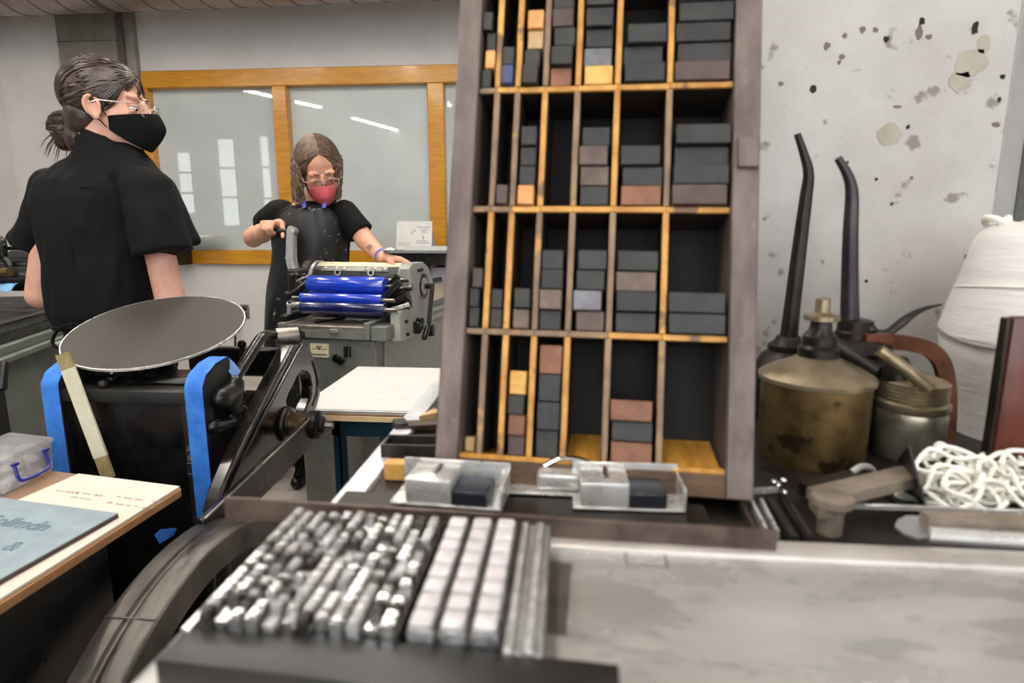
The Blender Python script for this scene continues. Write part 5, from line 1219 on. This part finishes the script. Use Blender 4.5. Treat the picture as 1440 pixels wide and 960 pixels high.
h = MB(HM1); h.ell(bunc, (.042, .048, .050)); h.ell(bunc + V((0, -.008, -.03)), (.028, .03, .03)); h.cap(V((0, -.09, -.035)), bunc + V((0, .02, .01)), .030, .026)
bo = h.build('hair_bun', MT['hair1'], p1, remesh=.004, smooth=3)
sm = MB(HM1)
for k in range(46):
    a = rs.uniform(0, 6.28); tl = rs.uniform(-.9, .9); P = []
    for i in range(12):
        t = a + i * .42; d = V((math.cos(tl) * math.sin(t) * .8, math.cos(t), math.sin(t) * math.sin(tl) + .5 * math.sin(t)))
        P.append(on_ell(d, bunc, (.043, .050, .052), 1.0 + rs.uniform(-.01, .05)))
    sm.tube(P, [.0022] * 11 + [.0006], 5)
for k in range(12):
    d = V((rs.uniform(-.6, .6), rs.uniform(-1, -.2), rs.uniform(-.9, -.4))).normalized(); p_ = on_ell(d, bunc, (.036, .044, .046)); sm.tube([p_, p_ + d * .018 - Z3 * .012, p_ + d * .03 - Z3 * .03], [.0018, .0013, .0004], 5)
sm.build('bun_strands', MT['hair1'], bo, kind='stuff')
# blouse
h = MB(); ay = FH
ring = []
for (y, c, hw, d) in ((192, 144, 36, .066), (204, 150, 43, .070), (214, 152, 50, .074), (224, 152, 62, .078), (236, 150, 76, .085), (252, 146, 95, .105), (280, 143, 98, .125), (320, 143, 86, .135), (370, 148, 78, .14), (410, 150, 76, .145), (436, 152, 76, .145), (452, 154, 70, .135), (462, 158, 62, .125)):
    ring.append(ringpts(q1(c, y, .0), hw * K1, d, RX, ay))
h.loft(ring)
h.cyl(q1(204, 262, -.06), q1(229, 356, -.075), .070, .078, 28); h.ell(q1(204, 264, -.06), (.072, .072, .058)); h.cyl(q1(218, 262, .0), q1(248, 348, .0), .055, .064, 24); h.ell(q1(218, 264, .0), (.057, .057, .05)); h.ell(q1(190, 248, -.03), (.07, .07, .045))
h.cyl(q1(82, 264, .08), q1(47, 348, .085), .066, .070, 28); h.ell(q1(82, 264, .08), (.066, .066, .058))
h.build('blouse', MT['cloth'], p1, remesh=.0055, smooth=5, disp=FOLD(.011, 13))
h = MB(); h.tube(bez([q1(94, 266, -.100), q1(94, 300, -.127), q1(100, 350, -.135), q1(106, 400, -.138)], 6), [.0022] * 18 + [.001], 6); h.build('back_pleat', MT['cloth'], p1)
MB().tube(bez([q1(60, 262, -.07), q1(100, 263, -.106), q1(150, 264, -.116), q1(195, 266, -.11)], 6), .0014, 6).build('yoke_seam', MT['cloth'], p1)
h = MB(); cr_ = []
for (dz_, k_) in ((0, 1.0), (.018, .97), (.030, .93)): cr_.append(ringpts(q1(153, 203, .005) + Z3 * dz_ + RX * (dz_ * -.25), .074 * k_, .072 * k_, (RX - Z3 * .42).normalized(), FH))
h.loft(cr_, caps=False); h.build('collar', MT['cloth'], p1, solid=.005, subd=1)
# trousers and shoes
h = MB(); h.ell(hipc - Z3 * .02, (.165, .125, .13)); h.cap(hipc, q1(158, 450, .0), .13, .12)
for hj, kn, an in LEGS: h.cap(hj, kn, .092, .07); h.cyl(kn, an - Z3 * .045, .07, .060); h.ell(kn, .07)
h.build('trousers', MT['cloth'], p1, remesh=.007, smooth=4)
for hj, kn, an in LEGS:
    h = MB(); a_ = V((an.x, an.y, .034)); h.ell(a_ - Z3 * .002, (.042, .05, .034)); h.cap(a_, a_ + f1 * .15 - Z3 * .006, .036, .028); h.cap(an - Z3 * .012, a_ + f1 * .10, .042, .032); h.bb(a_ + V((-.02, -.02, -.032)), a_ + V((.02, .02, 0)))
    h.build('shoe', MT['black'], p1, remesh=.005, smooth=3)
at_ = [q1(112, 458, -.15), q1(96, 456, -.17), q1(80, 466, -.17), q1(74, 482, -.17), q1(86, 490, -.17), q1(100, 478, -.16)]
tie = MB(); tie.tube(bez(at_, 6), .0045, 7); tie.tube(bez([q1(104, 462, -.16), q1(98, 480, -.17), q1(92, 500, -.17), q1(90, 524, -.16)], 6), .006, 7); tie.tube(bez([q1(108, 462, -.16), q1(112, 486, -.17), q1(110, 515, -.17)], 6), .007, 7); tie.tube(bez([q1(75, 462, -.12), q1(110, 460, -.155), q1(150, 458, -.15)], 6), .006, 7)
tie.build('apron_tie', MT['cloth'], p1)

# ------------------------------------------------------------------ printer in the apron, turning the crank
Y2 = 2.80
def q2(px, py, d=0): return atY(px, py, Y2 + d)
K2 = Y2 / F
p2 = thing('person', 'person in pink mask, glasses and black apron turning the press crank', 'person', V((q2(435, 400).x, Y2, 0)))
HM2 = headM(q2(449, 238, -.02), FH * -.76 + RX * .36 - Z3 * .56, 9, 1.10)
b = MB(); head_shapes(b, HM2)
nk = q2(444, 292, .05); b.cap(HM2 @ V((0, -.035, -.10)), nk, .058, .066)
hip2 = V((q2(424, 420).x, Y2 + .05, .88))
b.ell(q2(441, 325, .03), (.16, .10, .15)); b.cap(q2(441, 325, .03), hip2, .11, .12)
SR2, SL2 = q2(391, 303, .03), q2(489, 302, .02); b.cap(nk, SR2, .038, .036); b.cap(nk, SL2, .038, .036)
ER2 = q2(356, 334, .10)
hmid = HA.lerp(HB, .30)
W2 = hmid + PV * .066 + Z3 * .026 - PU * .012
b.cap(SR2, ER2, .040, .047); b.cap(ER2, W2, .047, .027); b.ell(ER2.lerp(W2, .35), .046)
hand(b, W2, -PV * .98 + Z3 * .10, -Z3, PU, (52, 78, 66), 1.02, (.5, .5, .55))
EL2 = q2(514, 338, -.02); W2L = ca + cdv * (Lc * .70) + V((0, 0, CR + .024)) + PV * .03
b.cap(SL2, EL2, .040, .044); b.cap(EL2, W2L, .044, .027)
hand(b, W2L, RX * .92 - FH * .2 - Z3 * .12, -Z3, -FH, (14, 24, 18), 1.0)
LEG2 = []
for s in (-1, 1):
    hj = hip2 + RX * (s * .08) - Z3 * .05; kn = V((hj.x - .09, hj.y, .47)); an = V((hj.x - .14, hj.y + .01, .08)); LEG2.append((hj, kn, an))
    b.cap(hj, kn, .078, .055); b.cap(kn, an, .052, .036); b.cap(an, an - FH * .11 - Z3 * .05, .030, .02)
b.build('body', MT['skin2'], p2, remesh=.0048, smooth=3)
face_parts(HM2, p2); brow(HM2, p2, MT['hair2']); mask(HM2, p2, MT['mask2'], low=-.108); glasses(HM2, p2, MT['frame2'], .0265, .018, 2.8, fr=.0027)
# hair: parted on top, falling to the shoulders
hc, hr = (0, -.022, .034), (.084, .104, .092)
WV = pw_line(((.105, -.012), (.095, .004), (.08, .024), (.05, .046), (.02, .056), (-.02, .062), (-.10, .064)))
def L2(z, ax):
    d = (ax - WV(z)) / .018; return lerp(.030, .088, min(1, max(0, d + .5))) if z > -.05 else .0
hair_cap(HM2, p2, MT['hair2'], hc, hr, L2, [((0, -.058, -.04), (.076, .060, .085))])
inv = HM2.inverted()
sm = MB(); rs = random.Random(14)
for k in range(420):
    s = 1 if k % 2 else -1; yv = rs.uniform(-.85, .92); st_ = V((s * .04, yv, .95 - .25 * yv)).normalized()
    fr = rs.random(); mid = V((s * 1.0, yv * .62 - .12 + .22 * fr, .12)).normalized(); P = []
    for i in range(6): P.append(HM2 @ on_ell(st_.lerp(mid, i / 5), hc, hr, 1.015 + .02 * rs.random()))
    e = P[-1]; back = (1 - (yv + .85) / 1.63)
    ln_h = rs.uniform(.07, .20); ph = rs.random() * 6.28; am = rs.uniform(.005, .016); outv = (HM2.to_3x3() @ V((s, 0, 0))).normalized()
    outv.z = 0
    for i in range(1, 8):
        t = i / 7; P.append(e - Z3 * (ln_h * t) + outv * (.006 * math.sin(t * 2.6) + (.012 * t if s > 0 and rs.random() < .6 else -.024 * t) + am * math.sin(t * 7 + ph)) + FH * (.02 * back * t + am * math.cos(t * 6 + ph)))
    sm.tube(P, [.0016 + .0016 * math.sin(math.pi * min(1, (i + 1) / 13)) for i in range(12)] + [.0006], 5)
sm.build('hair_strands', MT['hair2'], p2, kind='stuff')
# t-shirt
T2 = ((284, 445, 24, .06), (290, 443, 40, .075), (297, 441, 56, .09), (308, 440, 59, .11), (330, 440, 57, .125), (352, 440, 54, .125), (375, 437, 52, .125), (400, 433, 52, .125), (430, 430, 52, .125))
h = MB(); h.loft([ringpts(q2(c, y, .04), hw * K2, d, RX, FH) for y, c, hw, d in T2])
h.cyl(q2(396, 298, .03), q2(372, 318, .075), .064, .066, 24); h.ell(q2(396, 299, .03), .063)
h.cyl(q2(485, 299, .02), q2(508, 328, -.005), .060, .060, 24); h.ell(q2(485, 299, .02), .060)
h.build('t_shirt', MT['cloth2'], p2, remesh=.0055, smooth=4, disp=FOLD(.006, 16))
MB().tube([p + Z3 * .002 for p in ringpts(q2(446, 285, .03), .083, .068, (RX + Z3 * -.05).normalized(), (FH + Z3 * .35).normalized(), 32)], .006, 7, True).build('neck_band', MT['cloth2'], p2)
# apron
rows = []
for (y, c, hw, d, a_) in ((291, 444, 46, .108, .52), (297, 442, 57, .114, .62), (310, 440, 60, .130, .85), (330, 440, 59, .142, 1.1), (352, 440, 56, .142, 1.35), (375, 437, 55, .142, 1.5), (400, 432, 55, .146, 1.55), (430, 430, 56, .150, 1.55), (470, 428, 57, .155, 1.55), (520, 426, 58, .16, 1.5), (570, 426, 58, .16, 1.45)):
    c0 = q2(c, y, .04); row = []
    for j in range(25):
        t = lerp(-a_, a_, j / 24); wv = .004 * math.sin(j * 1.1 + y * .03) * min(1, max(0, (y - 320) / 80)) + .006 * noise.noise(V((j * .35, y * .035, 3.3)))
        row.append(c0 + RX * (math.sin(t) * (hw * K2 + .003 + wv)) - FH * (math.cos(t) * (d + .004 + wv)))
    rows.append(row)
ap = MB().sheet(rows).build('apron', MT['apron'], p2, solid=.003, subd=1)
MB().tube([p - FH * .002 for p in rows[0]], .0042, 6).build('bib_hem', MT['apron'], ap)
for e_ in (0, -1): MB().tube([r_[e_] - FH * .001 for r_ in rows], .0035, 6).build('side_hem', MT['apron'], ap)
for (a0, a1) in (((423, 264, -.045), (428, 292, -.098)), ((462, 266, -.045), (455, 292, -.10))):
    pts_ = [q2(*a0), q2(lerp(a0[0], a1[0], .5), lerp(a0[1], a1[1], .5), a0[2] - .02), q2(a1[0], a1[1], a1[2] + .02 - .02)]
    MB().bar(pts_, .016, .002, (0, -1, .3)).build('lanyard', MT['lanyard'], p2, label='blue lanyard strap')
wr = EL2.lerp(W2L, .93); dw = (W2L - EL2).normalized(); MB().hoop([(.0285, -.005), (.031, -.005), (.031, .005), (.0285, .005)], wr, dw, 28).build('wristband', MT['lanyard'], p2, label='blue wristband')
tt = MB(); c = EL2.lerp(W2L, .62); sdv = dw.cross(FH).normalized(); fo = (-FH - dw * (-FH).dot(dw)).normalized()
for (a, b_) in ((-.018, .01), (-.008, .014), (.004, .006)):
    tt.tube([c + fo * .0362 + dw * a + sdv * -.012, c + fo * .0375 + dw * (a + .004), c + fo * .036 + dw * (a + b_) + sdv * .012], .0014, 5)
tt.build('forearm_tattoo', mat('tattoo_ink', (84, 78, 74), rough=.6), p2)
h = MB(); h.ell(hip2 - Z3 * .03, (.165, .12, .12)); h.cap(hip2, q2(434, 400, .05), .12, .11)
for hj, kn, an in LEG2: h.cap(hj, kn, .088, .068); h.cyl(kn, an - Z3 * .045, .068, .055); h.ell(kn, .068)
h.build('trousers', MT['cloth2'], p2, remesh=.008, smooth=4)
for hj, kn, an in LEG2:
    h = MB(); a_ = V((an.x, an.y, .034)); h.ell(a_ - Z3 * .002, (.042, .05, .034)); h.cap(a_, a_ - FH * .15 - Z3 * .006, .036, .028); h.cap(an - Z3 * .012, a_ - FH * .10, .042, .032); h.build('shoe', MT['black'], p2, remesh=.006, smooth=3)
# tissue in the other hand
tp_ = W2L + RX * .035 - FH * .02 + Z3 * .016; rows = []
for i in range(6): rows.append([tp_ + RX * lerp(-.03, .03, i / 5) + FH * lerp(-.03, .03, j / 5) + Z3 * (.004 + .022 * rs.random()) for j in range(6)])
MB().sheet(rows).build('tissue', MT['paper'], solid=.002, subd=2, label='crumpled white tissue held on the press cylinder', cat='tissue')
